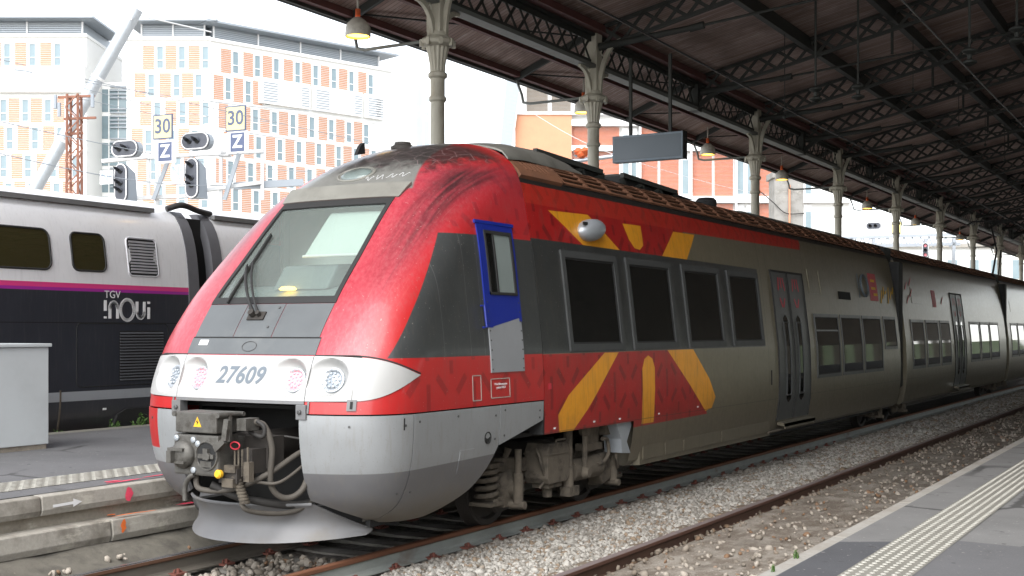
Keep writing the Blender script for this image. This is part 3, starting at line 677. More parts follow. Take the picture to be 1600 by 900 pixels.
# ---- hood panels under the windscreen
def hood(x0, x1, z0, z1, k=.006):
    m = MB(); m.slab(lambda u, v, o: fpt((x0+(x1-x0)*u), z0+(z1-z0)*v, o), -.004, k, 12, 6); return m.build('hood_panel', MT['hood'], train, smooth=40)
hood(-.715, -.24, 1.935, 2.225); hood(-.232, .20, 1.935, 2.225); hood(.208, .715, 1.935, 2.225); lower = hood(-.735, .735, 1.785, 1.922)
m = MB(); m.slab(lambda u, v, o: fpt(-.735+1.47*u, 1.922+.013*v, o), -.01, .002, 16, 1); m.build('hood_gap', MT['black'], train)
m = MB(); m.tube([fpt(.08*math.cos(a)+.0, 1.852+.042*math.sin(a), .009) for a in [k*2*math.pi/28 for k in range(29)]], .0035, 5); m.build('oval_emblem', MT['bolt'], lower)
m = MB(); m.slab(lambda u, v, o: fpt(-.62+.11*u, 1.86+.045*v, o), .006, .009, 3, 2); m.build('sticker', MT['white'], lower)
for x, z in ((.15, 2.19), (.12, 2.02), (-.2, 2.19)):
    m = MB(); m.tube([fpt(x, z, .004), fpt(x, z, .014)], .012, 8); m.build('bolt', MT['bolt'], train)
# ---- white lamp panel with dished lamps
LAMPS = [(-.92, 1.60, 'w'), (-.55, 1.595, 'r'), (.55, 1.595, 'r'), (.92, 1.60, 'w')]
def dish(x, z):
    d = 0
    for lx, lz, k in LAMPS:
        q = math.hypot((x-lx+(.035 if k == 'r' else .03))/1.18, z-lz)/.158
        if q < 1: d = max(d, .10*(1-q**6)*(.22+.78*min(1, max(0, .4+(x-lx+.1)/.22))))
    return d
def panel(x0, x1, nx, name):
    def zr(x):
        a = max(0, (abs(x)-.73)/(1.13-.73)); return 1.402+.006*a, 1.775-.012*a*a
    m = MB()
    def fn(u, v): x = x0+(x1-x0)*u; lo, hi = zr(x); z = lo+(hi-lo)*v; return fpt(x, z, .008-dish(x, z))
    m.grid(fn, nx, 34)
    for (ua, va, ub, vb) in ((0, 0, 1, 0), (0, 1, 1, 1)):
        m.grid(lambda u, v: (lambda x, zz: fpt(x, zz, .008-.03*v))(x0+(x1-x0)*u, zr(x0+(x1-x0)*u)[va]), nx, 1)
    for xx in (x0, x1): m.grid(lambda u, v: fpt(xx, zr(xx)[0]+(zr(xx)[1]-zr(xx)[0])*u, .008-.03*v), 6, 1)
    return m.build(name, MT['white_panel'], train, smooth=50, recalc=False)
pc = panel(-.727, .727, 130, 'lamp_panel')
for sg in (-1, 1):
    panel(*sorted((sg*.733, sg*1.13)), 44, 'lamp_panel')
    # pointed wing that wraps round the corner
    ta, tb = t_of_x(1.13, 1.6), t_of_y(.62, 1.6); m = MB()
    def wing(u, v, o):
        t = ta+(tb-ta)*u; e = (1-u**1.7); hi = 1.763-.148*(1-e); lo = 1.408+.207*(1-(1-u**2.0)); z = lo+(hi-lo)*v; return plan_pt(t, z, o, sg)
    m.slab(wing, -.004, .008, 20, 8); m.build('lamp_panel_wing', MT['white_panel'], train, smooth=50)
    m = MB(); m.slab(lambda u, v, o: plan_pt(t_of_x(.735, 1.78)+(tb-t_of_x(.735, 1.78))*u, 1.776-.152*max(0, (u-.28)/.72)**1.75+.010*v, o, sg), -.004, .006, 24, 1); m.build('panel_seal', MT['rubber'], train, smooth=50)
m = MB(); m.slab(lambda u, v, o: fpt(-.73+1.46*u, 1.376+.024*v, o), -.03, .012, 20, 2); m.build('panel_lip', MT['plow'], train, smooth=40)
for lx, lz, k in LAMPS:
    n = (fpt(lx, lz, 1)-fpt(lx, lz, 0)).normalized(); c = fpt(lx, lz, -.072); Q = n.to_track_quat('Z', 'Y').to_matrix().to_4x4(); M4 = Matrix.Translation(c) @ Q
    m = MB(); m.lathe([(.0, .012), (.04, .011), (.075, .006), (.082, 0)], 24, M4); ln = m.build('tail_lamp' if k == 'r' else 'headlamp', MT['lens_red' if k == 'r' else 'lens_white'], train, smooth=40)
    m = MB(); m.lathe([(.080, -.01), (.080, .010), (.092, .018), (.107, .016), (.109, -.01)], 28, M4, cap=False); m.build('bezel', MT['galv'], ln, smooth=40)
    m = MB()
    for ring, cnt, r in ((.094, 14, .0085), (.06, 10, .013), (.028, 5, .013)):
        for i in range(cnt):
            a = 2*math.pi*i/cnt; m.lathe([(r, .008), (r*.9, .017), (r*.4, .022)], 6, M4 @ Matrix.Translation((ring*math.cos(a), ring*math.sin(a), 0)))
    m.build('led_ring', MT['galv' if k == 'w' else 'lens_red'], ln, smooth=40)
nm = text_mesh('27609', .185, .0015, .18, .004, 1.04)
for v in nm.vertices: q = fpt(v.co.x*1.12+.0, 1.60+v.co.y*1.08, .0095+v.co.z); v.co = q
link('running_number', nm, MT['text_grey'], pc)
# ---- red strips under the panel, end brackets
for sg in (-1, 1):
    m = MB(); m.slab(lambda u, v, o: fpt(sg*(.76+.02*u), 1.30+.1*v, o), .0, .012, 1, 4); m.box(*sorted((sg*.66, sg*.765)), -.075, .02, 1.25, 1.375); m.build('hinge_bracket', MT['plow'], train, bevel=.008)
    m = MB(); M4 = Matrix.Translation((sg*.705, -.078, 1.315)) @ Matrix.Rotation(R(90), 4, 'X'); m.lathe([(.02, 0), (.02, .012), (.012, .016)], 8, M4); m.build('bolt', MT['bolt'], train)
m = MB(); m.slab(lambda u, v, o: fpt(1.10+.07*u, 1.33+.09*v, o), .0, .014, 2, 2); jk = m.build('towing_socket_cover', MT['plow'], train); m = MB(); m.slab(lambda u, v, o: fpt(1.125+.02*u, 1.345+.06*v, o), .014, .017, 1, 1); m.build('slot', MT['black'], jk)
# ---- silver skirts
botA = smooth_tab([(0, .56), (.3, .46), (.6, .40), (1, .345)])
botB = smooth_tab([(.5, .345), (.8, .325), (1.07, .33), (1.3, .39), (1.58, .52), (1.78, .70), (1.93, .915)])
for sg in (-1, 1):
    def sA(u, v, o):
        z0 = botA(u); z = z0+(1.288-z0)*v; t0, t1 = t_of_x(.69, z), t_of_y(.515, z); return plan_pt(t0+(t1-t0)*u, z, o, sg)
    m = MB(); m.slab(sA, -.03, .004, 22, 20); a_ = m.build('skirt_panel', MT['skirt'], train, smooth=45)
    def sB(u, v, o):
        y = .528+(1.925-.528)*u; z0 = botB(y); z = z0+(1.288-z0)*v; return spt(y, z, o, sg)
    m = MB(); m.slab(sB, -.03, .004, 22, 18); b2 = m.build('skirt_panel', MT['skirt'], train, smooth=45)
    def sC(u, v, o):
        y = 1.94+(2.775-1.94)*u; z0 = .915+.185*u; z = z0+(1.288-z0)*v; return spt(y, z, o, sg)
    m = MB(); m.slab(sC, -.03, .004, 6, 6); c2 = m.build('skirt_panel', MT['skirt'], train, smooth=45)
    for par, pts in ((a_, [(.42, 1.2, 'p'), (.45, .62, 'p'), (.05, 1.2, 'f')]), (b2, [(.60, 1.22), (.60, .62), (1.85, 1.2), (1.85, .98), (1.2, 1.23)]), (c2, [(2.02, 1.24), (2.02, 1.0), (2.7, 1.2), (2.7, 1.13)])):
        for p in pts:
            m = MB(); m.tube([spt(p[0], p[1], .0, sg), spt(p[0], p[1], .009, sg)], .011, 8); m.build('bolt', MT['bolt'], par)
    m = MB(); c0 = spt(1.72, 1.0, 0, sg); M4 = Matrix.Translation(c0) @ Matrix.Rotation(R(90)*sg, 4, 'Y'); m.lathe([(.0, .003), (.045, .0045), (.05, .012), (.056, .012), (.056, .0)], 20, M4); m.build('jacking_hole', MT['black'], b2, smooth=40)
    m = MB(); m.slab(lambda u, v, o: spt(1.26+.24*u, .70+.22*v, o, sg), .004, .009, 3, 3); m.build('access_flap', MT['skirt'], b2)
    m = MB(); m.slab(lambda u, v, o: spt(.40+.012*u, 1.16+.10*v, o, sg), .004, .007, 1, 1); m.build('slot', MT['black'], a_)
    # service flaps and door on the side
    for (y0, y1, z0, z1) in ((1.45, 1.60, 1.35, 1.585), (1.77, 2.12, 1.36, 1.545)):
        m = MB()
        for (ya, yb, za, zb) in ((y0, y1, z0, z0+.008), (y0, y1, z1-.008, z1), (y0, y0+.008, z0, z1), (y1-.008, y1, z0, z1)): m.slab(lambda u, v, o: spt(ya+(yb-ya)*u, za+(zb-za)*v, o, sg), .0, .004, 1, 1)
        m.build('access_flap', MT['coping'], train)
# coupler opening lining
m = MB(); m.box(-.95, .95, .95, 1.0, .25, 1.32); m.box(-1.0, -.95, .5, 1.0, .3, 1.32); m.box(.95, 1.0, .5, 1.0, .3, 1.32); m.box(-1.1, 1.1, .25, 2.7, 1.31, 1.34); m.build('nose_cavity', MT['black'], train)
# ---- snow plough
def plow(u, v, o):
    x = -.98+1.96*u; a = abs(x)/.98; top = .525 if abs(x) < .70 else .525-.21*(abs(x)-.70)/.28; bot = .20+.04*a**3
    z = bot+(top-bot)*v; y = -.20+.66*a**2.2+.085*math.sin(math.pi*v)+.0*v; return Vector((x, y+o, z))
m = MB(); m.slab(plow, 0, .02, 48, 10); pw = m.build('snow_plough', MT['plow'], train, smooth=45)
m = MB(); m.tube([plow(k/40, 1, .0) for k in range(6, 35)], .014, 6); m.build('rim', MT['plow'], pw, smooth=60)
m = MB()
for sg in (-1, 1):
    m = MB(); m.slab(lambda u, v, o: Vector((sg*(.50+.26*u), (.0+.28*u)+(.55-.28*u)*v, .522+o)), -.02, 0, 4, 4); m.build('plough_bracket', MT['plow'], pw)
# ---- automatic coupler
cp = MB(); cp.obox((0, -.43, .965), (.50, .24, .34)); cp.obox((.06, -.25, .97), (.34, .30, .26)); face = cp.build('coupler_head', MT['coupler'], train, bevel=.02)
RX = Matrix.Rotation(R(90), 4, 'X')
m = MB(); m.lathe([(.118, 0), (.12, .015), (.11, .04), (.08, .065), (.04, .075)], 20, Matrix.Translation((-.13, -.55, .965)) @ RX); m.obox((-.19, -.61, .95), (.05, .12, .10)); m.obox((-.15, -.615, 1.01), (.17, .05, .025)); m.obox((-.13, -.62, .905), (.15, .03, .02)); m.build('coupler_cone', MT['coupler'], face, smooth=40)
m = MB(); m.lathe([(.105, .0), (.112, .012), (.122, .012), (.126, 0)], 24, Matrix.Translation((.125, -.551, .965)) @ RX, cap=False); m.build('cup_rim', MT['coupler'], face, smooth=40)
m = MB(); m.lathe([(.0, .002), (.105, .004)], 24, Matrix.Translation((.125, -.551, .965)) @ RX, cap=False); m.build('cup', MT['black'], face)
m = MB(); m.obox((.125, -.56, .96), (.17, .02, .035)); m.obox((.13, -.565, .98), (.05, .03, .09)); m.lathe([(.03, 0), (.03, .03)], 10, Matrix.Translation((.15, -.552, .96)) @ RX); m.obox((.12, -.555, .895), (.12, .012, .05)); m.build('latch', MT['coupler'], face)
for x, z in ((-.02, 1.09), (-.02, .84), (.03, 1.06), (-.21, 1.1)):
    m = MB(); m.lathe([(.026, 0), (.026, .012), (.012, .018)], 10, Matrix.Translation((x, -.551, z)) @ RX); m.build('bolt', MT['galv'], face)
m = MB(); m.obox((.02, -.44, 1.235), (.46, .26, .17)); eb = m.build('electric_coupler_box', MT['coupler'], train, bevel=.012)
m = MB(); m.add([(-.005, -.572, 1.20), (.085, -.572, 1.20), (.04, -.572, 1.285)], [(0, 1, 2)]); wt = m.build('warning_triangle', MT['yellow'], eb, recalc=False)
m = MB(); m.add([(.042, -.574, 1.265), (.026, -.574, 1.238), (.040, -.574, 1.238), (.034, -.574, 1.214), (.056, -.574, 1.244), (.042, -.574, 1.244)], [(0, 1, 2, 3, 4, 5)]); m.build('lightning_mark', MT['black'], wt, recalc=False)
m = MB()
for x in (-.22, .27): m.tube([(x, -.58, 1.30), (x, -.30, 1.30)], .022, 10); m.bar((x, -.45, 1.30), (x, -.45, 1.08), .03, .05)
m.bar((.36, -.56, 1.27), (.33, -.56, 1.10), .035, .05); m.bar((.33, -.56, 1.10), (.22, -.55, 1.02), .035, .05); m.obox((.38, -.34, 1.22), (.10, .16, .10)); m.tube([(-.22, -.30, 1.30), (.3, -.30, 1.30)], .02, 8)
m.build('coupler_linkage', MT['coupler'], train, smooth=40)
m = MB(); m.tube([(.12, -.15, .98), (.12, .95, 1.0)], [.15, .13], 16); m.obox((.36, -.12, .98), (.26, .2, .26)); m.obox((.28, -.36, .80), (.20, .22, .12)); m.obox((.42, -.30, .92), (.10, .18, .2)); m.build('draw_gear', MT['dusty_dark'], train, smooth=40)
m = MB()
for x, z in ((.32, .90), (.36, .90), (.40, .9), (.46, .92)): m.tube([(x, -.43, z+.12), (x, -.43, z-.1)], .009, 6)
m.obox((.30, -.46, .86), (.14, .05, .06)); m.obox((.30, -.46, .745), (.12, .08, .07)); m.obox((.46, -.42, .84), (.06, .06, .16)); m.build('valve_block', MT['dusty'], train, smooth=40)
m = MB(); m.lathe([(.035, 0), (.037, .03), (.025, .045)], 12, Matrix.Translation((.245, -.52, .82)) @ RX); m.build('yellow_cap', MT['yellow'], train, smooth=40)
m = MB(); m.tube([(.34+.05*math.cos(a), -.45, 1.05+.03*math.sin(a)) for a in [k*.45 for k in range(15)]], .006, 6); m.build('red_cord', MT['redplastic'], train)
def catmull(P, n=8):
    P = [Vector(p) for p in P]; P = [P[0]*2-P[1]]+P+[P[-1]*2-P[-2]]; out = []
    for i in range(1, len(P)-2):
        for k in range(n):
            t = k/n; a, b_, c, d = P[i-1:i+3]; out.append(.5*((2*b_)+(c-a)*t+(2*a-5*b_+4*c-d)*t*t+(3*b_-a-3*c+d)*t**3))
    out.append(P[-2]); return out
for pts, r, mt in (([(.42, -.30, 1.24), (.51, -.28, 1.20), (.55, -.24, 1.02), (.52, -.22, .72), (.58, -.12, .60), (.67, .0, .66), (.70, .12, .90), (.72, .3, 1.02)], .026, 'hose'),
                   ([(.30, -.42, .80), (.36, -.40, .66), (.40, -.38, .52), (.52, -.05, .46), (.66, .15, .55), (.74, .3, .80)], .022, 'hose'),
                   ([(-.05, -.50, .80), (.0, -.50, .68), (.25, -.40, .68), (.50, -.25, .80), (.62, .05, .97), (.74, .3, 1.05)], .024, 'hose'),
                   ([(.44, -.3, .74), (.60, -.2, .74), (.64, .1, .88), (.70, .25, 1.0)], .014, 'hose'),
                   ([(.10, -.48, .72), (.3, -.30, .60), (.6, .1, .52), (.9, .4, .7)], .034, 'cable'),
                   ([(.46, .0, 1.1), (.7, .1, 1.08), (.9, .3, 1.16)], .010, 'cable'),
                   ([(.74, .3, 1.0), (.74, .25, .8), (.70, .2, .60), (.60, .2, .46)], .026, 'cable'),
                   ([(.36, -.30, 1.15), (.50, -.30, 1.12), (.52, -.30, 1.20), (.46, -.32, 1.25)], .018, 'cable')):
    m = MB(); m.tube(catmull(pts, 7), r, 10); m.build('hose', MT[mt], train, smooth=60)
m = MB(); m.tube(catmull([(-.02, -.55, .80), (-.06, -.56, .78), (-.12, -.55, .70), (-.12, -.55, .58)], 5), .022, 8); m.build('air_pipe', MT['coupler'], train, smooth=60)
m = MB()
for k in range(9): m.lathe([(.04, 0), (.044, .012), (.04, .024)], 10, Matrix.Translation(Vector((.335, -.43, .78))+Vector((.008, .004, -.026))*k))
m.build('hose_sleeve', MT['dusty'], train, smooth=40)

# white scrawl on the roof brow
for q in range(4):
    m = MB(); x0 = .18+.11*q; m.tube([fpt(x0+.012*k, 3.455+.025*math.sin(k*1.3+q*2)+.01*q, .004) for k in range(8)], .003, 4); m.build('scrawl', MT['white'], train)
# ---- carriage bodies
SEC = [(1.28, .42), (1.36, .48), (1.41, .70), (1.44, .95), (1.447, 1.3), (1.43, 1.755), (1.37, 2.29), (1.316, 2.74), (1.257, 3.1), (1.19, 3.43), (1.125, 3.565)]
def sec_x(z): return lerp_tab([(b, a) for a, b in SEC], z)
def cpt(y, z, off=0, sg=1):
    e = .02; n = Vector((1, 0, -(sec_x(z+e)-sec_x(z-e))/(2*e))).normalized(); return Vector((sg*(sec_x(z)+n.x*off), y, z+n.z*off))
def body_mesh(y0, y1, cut=None, step=.5):
    """cut: (ya, yb, z) -> body stops at z between ya and yb"""
    prof = []
    for (a, b_), (c, d) in zip(SEC, SEC[1:]):
        n = max(1, int((d-b_)/.12)); prof += [(a+(c-a)*k/n, b_+(d-b_)*k/n) for k in range(n)]
    prof += [SEC[-1]]; roof = [(1.02, 3.52), (.70, 3.74), (.72, 3.86), (.35, 3.90), (0, 3.92)]
    full = [(x, z) for x, z in prof]+roof; full = [(-x, z) for x, z in full[:-1]]+full[::-1]
    ys = sorted({y0+(y1-y0)*k/max(1, int((y1-y0)/step)) for k in range(max(1, int((y1-y0)/step))+1)} | ({cut[0], cut[1]} if cut else set())); ys = [y for y in ys if y0-1e-6 <= y <= y1+1e-6]
    bm = bmesh.new(); R_ = [[bm.verts.new((x, y, z)) for x, z in full] for y in ys]
    for i in range(len(ys)-1):
        for k in range(len(full)-1):
            zc = (full[k][1]+full[k+1][1])/2
            if cut and cut[0] <= (ys[i]+ys[i+1])/2 <= cut[1] and zc < cut[2]: continue
            bm.faces.new((R_[i][k], R_[i][k+1], R_[i+1][k+1], R_[i+1][k]))
    for r in (R_[0], R_[-1]): bm.faces.new([v for v in r if v.co.z >= (cut[2] if cut and r is R_[0] and cut[0] <= y0+.01 else 0)])
    bmesh.ops.delete(bm, geom=[v for v in bm.verts if not v.link_faces], context='VERTS')
    bmesh.ops.recalc_face_normals(bm, faces=bm.faces); me = bpy.data.meshes.new('body_shell'); bm.to_mesh(me); bm.free()
    me.polygons.foreach_set('use_smooth', [True]*len(me.polygons)); me.set_sharp_from_angle(angle=R(25))
    me.polygons.foreach_set('material_index', [1 if p.center.z > 3.53 or (p.center.z > 3.45 and abs(p.normal.x) < .3) else 0 for p in me.polygons]); return me
def slabc(y0, y1, z0, z1, a, b_, nu=1, nv=4, sg=1): m = MB(); m.slab(lambda u, v, o: cpt(y0+(y1-y0)*u, z0+(z1-z0)*v, o, sg), a, b_, nu, nv); return m
def window(par, y0, y1, z0, z1, fw=.075, sg=1, split=None, fm='win_frame', proud=.022):
    m = MB()
    for (a, b_, c, d) in ((y0, y1, z0, z0+fw), (y0, y1, z1-fw, z1), (y0, y0+fw, z0+fw, z1-fw), (y1-fw, y1, z0+fw, z1-fw)): m.slab(lambda u, v, o: cpt(a+(b_-a)*u, c+(d-c)*v, o, sg), -.01, proud, 1, 6 if d-c > .2 else 1)
    if split: m.slab(lambda u, v, o: cpt(y0+fw+(y1-y0-2*fw)*u, split+.03*v, o, sg), -.01, proud*.8, 1, 1)
    w = m.build('window', MT[fm], par)
    g = slabc(y0+fw*.8, y1-fw*.8, z0+fw*.8, z1-fw*.8, -.004, .005, 1, 6, sg); g.build('pane', MT['dark_glass'], w)
    m = MB()
    for (a, b_, c, d) in ((y0+fw, y1-fw, z0+fw, z0+fw+.02), (y0+fw, y1-fw, z1-fw-.02, z1-fw), (y0+fw, y0+fw+.02, z0+fw, z1-fw), (y1-fw-.02, y1-fw, z0+fw, z1-fw)): m.slab(lambda u, v, o: cpt(a+(b_-a)*u, c+(d-c)*v, o, sg), .0, .010, 1, 4 if d-c > .2 else 1)
    m.build('gasket', MT['rubber'], w)
    return w
def pdoor(par, y0, y1, z0, z1, sg=1, print_=True):
    d = slabc(y0, y1, z0, z1, -.02, .006, 1, 12, sg).build('door', MT['dgreydoor'], par)
    ym = (y0+y1)/2
    m = MB()
    for (a, b_, c, e) in ((ym-.012, ym+.012, z0, z1), (y0-.02, y0, z0, z1), (y1, y1+.02, z0, z1), (y0-.03, y1+.03, z1, z1+.03)): m.slab(lambda u, v, o: cpt(a+(b_-a)*u, c+(e-c)*v, o, sg), .0, .016, 1, 8 if e-c > .2 else 1)
    m.build('door_seal', MT['rubber'], d)
    for c0 in (ym-.33, ym+.33):
        m = MB(); wd, za, zb = .115, .88, 2.24
        out = [(c0+wd*math.cos(a), (za+wd if s < 0 else zb-wd)+wd*math.sin(a)*1.0) for s, rng in ((1, range(0, 9)), (-1, range(8, 17))) for a in [k*math.pi/8 for k in rng]]
        def dwf(u, v, o):
            z = za+(zb-za)*v; e = min(z-za, zb-z); h = wd if e >= wd else math.sqrt(max(1e-6, wd*wd-(wd-e)**2)); return cpt(c0+h*(2*u-1), z, o, sg)
        m.slab(dwf, .0, .0085, 2, 28); gl = m.build('door_window', MT['dark_glass'], d)
        m = MB(); m.tube([cpt(c0+wd*sx, za+wd+(zb-za-2*wd)*k/10, .009, sg) for sx, ks in ((1, range(0, 11)), (-1, range(10, -1, -1))) for k in ks]+[cpt(c0+wd, za+wd, .009, sg)], .014, 5); m.build('window_gasket', MT['win_frame'], gl)
    if print_:
        for cy in (ym-.36, ym+.36):
            m = MB()
            for (dy, z, dy2, z2) in ((-.10, 2.82, -.16, 2.62), (.10, 2.82, .16, 2.62), (0, 2.82, 0, 2.66), (-.12, 2.50, -.02, 2.36), (.12, 2.50, .02, 2.36)):
                a_, b_ = Vector((cy+dy, z)), Vector((cy+dy2, z2)); dd = (b_-a_).normalized(); nn = Vector((-dd.y, dd.x))*.022
                m.add([cpt(*(q), .0085, sg) for q in (a_+nn, a_-nn, b_-nn, b_+nn)], [(0, 1, 2, 3)])
            m.build('door_motif', MT['redplastic'], d, recalc=False)
    m = MB(); m.slab(lambda u, v, o: Vector((sg*(sec_x(.6)+.02+.13*v), y0+.02+(y1-y0-.04)*u, .60-.02*v+o)), -.05, 0, 1, 1); m.slab(lambda u, v, o: Vector((sg*(sec_x(.6)+.15+o), y0+.02+(y1-y0-.04)*u, .50+.08*v)), -.02, 0, 1, 1); m.build('door_step', MT['champ_paint'], d)
    m = MB(); m.tube([(sg*(sec_x(.5)+.06), y0-.45, .47), (sg*(sec_x(.5)+.06), y1+.2, .47)], .018, 6); m.build('step_rail', MT['dusty'], d)
    return d
def grilles(par, y0, y1, n, lead=False):
    """rust-brown louvred fairings along the roof edge"""
    L = (y1-y0)/n
    for sg in (1, -1):
        for i in range(n):
            a, b_ = y0+L*i+.01, y0+L*(i+1)-.01; m = MB()
            def P(y, t, o): return Vector((sg*(1.135-.30*t+o*.66), y, 3.575+.225*t+o*.75+.035*math.sin(math.pi*t)))
            bars = [0, .22, .42, .62, .82, 1.0]
            for k, t in enumerate(bars):
                w = .030 if 0 < k < 5 else .075
                t0, t1 = max(0, t-w), min(1, t+w); m.slab(lambda u, v, o: P(a+(b_-a)*u, t0+(t1-t0)*v, o), 0, .02, 1, 1)
            for k in range(4):
                y = a+(b_-a)*k/3; ya, yb = max(a, y-.035), min(b_, y+.035); m.slab(lambda u, v, o: P(ya+(yb-ya)*u, v, o), -.004, .0235, 1, 4)
            m.build('roof_grille', MT['grille'], par)
        m = MB(); m.slab(lambda u, v, o: Vector((sg*(.80-.06*v), y0+(y1-y0)*u, 3.80+o)), 0, .03, 1, 1); m.build('roof_rib', MT['steel_dark'], par)
def roof_unit(par, y0, y1, x0, x1, z1):
    m = MB(); m.prism([(y0, 3.86), (y0+.05, z1), (y0+(y1-y0)*.55, z1-.01), (y1-.25, z1-.12), (y1, 3.9)], 'x', x0, x1); u = m.build('roof_unit', MT['black'], par, bevel=.015)
    m = MB()
    for k in range(7): y = y0+.1+(y1-y0-.5)*k/6; m.bar((x1+.02, y, 3.86), (x1+.02, y+(.25 if k % 2 else -.1), z1-.03-.1*max(0, k-4)/2), .05, .05)
    m.bar((x1+.03, y0, z1), (x1+.03, y1-.5, z1-.05), .05, .06); m.build('frame', MT['steel_dark'], u)
    m = MB()
    for k in range(24): y = y0+.08+(y1-y0)*.5*k/24; m.box(x0+.05, x1-.05, y, y+.012, z1+.002, z1+.03)
    m.build('mesh_cover', MT['steel_dark'], u)
def text_on(par, name, txt, size, y, z, mat, off=.006, bold=0, f=cpt, shear=0):
    me = text_mesh(txt, size, .0008, shear, bold)
    for v in me.vertices: v.co = f(y+v.co.x, z+v.co.y, off+v.co.z)
    return link(name, me, MT[mat], par)

# leading carriage behind the cab
me = body_mesh(2.81, 18.3, (2.81, 4.96, .95)); me.materials.append(MT['car_paint']); me.materials.append(MT['black']); bo = bpy.data.objects.new('body_shell', me); COL.objects.link(bo); bo.parent = train
m = MB(); m.prism([(1.435, .95), (1.44, 1.3), (1.425, 1.755), (1.31, 2.74), (1.18, 3.43), (1.12, 3.60), (1.0, 3.76), (.6, 3.88), (-.6, 3.88), (-1.0, 3.76), (-1.12, 3.60), (-1.18, 3.43), (-1.31, 2.74), (-1.425, 1.755), (-1.44, 1.3), (-1.435, .95)], 'y', 2.78, 2.82); m.build('cab_seam', MT['rubber'], train)
for (y0, y1) in ((3.38, 4.72), (4.98, 6.30), (6.66, 7.98), (8.30, 9.60)): window(train, y0, y1, 1.775, 2.84)
for sg in (1, -1): pdoor(train, 10.25, 11.85, .62, 2.90, sg)
for (y0, y1) in ((12.25, 13.72), (13.85, 15.25), (15.35, 16.80), (17.0, 18.05)): window(train, y0, y1, 1.20 if y0 < 16.9 else 1.62, 2.28, .055, 1, 1.98 if y0 < 13 else None, 'dgreydoor', .012)
MT['drop'] = simple('drop_window_glass', (.20, .235, .225), .12, 0, .15, 2)
# cab door: blue frame, drop window, blue and grey skin
cd = MB(); cd.slab(lambda u, v, o: spt(1.78+.62*u, 1.60+1.40*v, o), -.01, .012, 4, 12); cdo = cd.build('cab_door', MT['door_grey'], train, smooth=30); tag(cdo, 'narrow cab door, blue above and plain grey below')
m = MB()
for (a, b_, c, d) in ((1.76, 1.86, 2.02, 3.0), (2.365, 2.415, 2.08, 3.0), (1.86, 2.365, 2.94, 3.0), (1.86, 2.365, 2.24, 2.33)): m.slab(lambda u, v, o: spt(a+(b_-a)*u, c+(d-c)*v, o), .0, .0145, 1, 8)
m.slab(lambda u, v, o: spt(1.80+.60*u, (2.02+.10*u)+(2.26-(2.02+.10*u))*v, o), .0, .0135, 6, 4); m.slab(lambda u, v, o: spt(1.74+.70*u, 3.0+.03*v, o), .0, .022, 1, 1); m.build('blue_frame', MT['blue'], cdo)
m = MB(); m.slab(lambda u, v, o: spt(1.86+.505*u, 2.33+.61*v, o), .005, .0125, 1, 6); dw = m.build('drop_window', MT['drop'], cdo)
m = MB(); m.slab(lambda u, v, o: spt(1.875+.13*u, 2.34+.59*v, o), .0127, .0145, 1, 6); m.build('pane', MT['dark_glass'], dw)
m = MB()
for (a, b_, c, d) in ((1.86, 1.885, 2.33, 2.94), (2.33, 2.365, 2.33, 2.94), (1.86, 2.365, 2.91, 2.94), (1.86, 2.365, 2.33, 2.355), (2.005, 2.025, 2.33, 2.94)): m.slab(lambda u, v, o: spt(a+(b_-a)*u, c+(d-c)*v, o), .012, .026, 1, 6)
m.build('gasket', MT['rubber'], dw)
for k in range(8):
    for y in (1.80, 2.38): m = MB(); p = (y, 1.63+.09*k); m.tube([spt(*p, .01), spt(*p, .016)], .009, 6); m.build('rivet', MT['bolt'], cdo)
m = MB(); m.tube([spt(1.68, 2.02, .01), spt(1.68, 2.02, .05), spt(1.68, 2.22, .05), spt(1.68, 2.22, .01)], .012, 6); m.build('grab_rail', MT['blue'], train)
# stencilled notes
def sp2(y, z, o): return spt(y, z, o)
me = text_mesh('Prise/alimentation\ngraisse 0.05 l', .032, .0006)
for v in me.vertices: v.co = spt(1.945+v.co.x, 1.475+v.co.y, .006+v.co.z)
link('stencil_text', me, MT['white'], train)
for y, z in ((3.0, .99), (3.9, 1.0), (4.55, .99), (5.65, .985), (6.9, 1.0)):
    m = MB(); m.slab(lambda u, v, o: cpt(y+.045*u, z+.018*v, o), .002, .004, 1, 1); m.build('stencil_mark', MT['white'], train)
m = MB(); m.slab(lambda u, v, o: cpt(2.88+.07*u, 1.40+.06*v, o), .002, .004, 1, 1); m.build('red_tag', MT['redplastic'], train)
m = MB(); m.slab(lambda u, v, o: cpt(9.86+.05*u, 1.18+.22*v, o), .002, .005, 1, 1); m.build('vent_slot', MT['black'], train)
# silver bulb (rear-view camera housing)
m = MB(); M4 = Matrix.Translation(cpt(4.17, 3.10, .02)) @ Matrix.Rotation(R(8), 4, 'X') @ Matrix.Diagonal((.13, .29, .125, 1))
m.lathe([(.02, -1), (.38, -.92), (.70, -.70), (.92, -.38), (1, 0), (.94, .36), (.74, .70), (.42, .92), (.02, 1)], 20, M4 @ Matrix.Rotation(R(90), 4, 'X')); mr = m.build('camera_housing', MT['galv'], train, smooth=50)
m = MB(); m.obox(cpt(3.93, 3.14, .085), (.02, .09, .035)); m.build('lens_slot', MT['black'], mr)
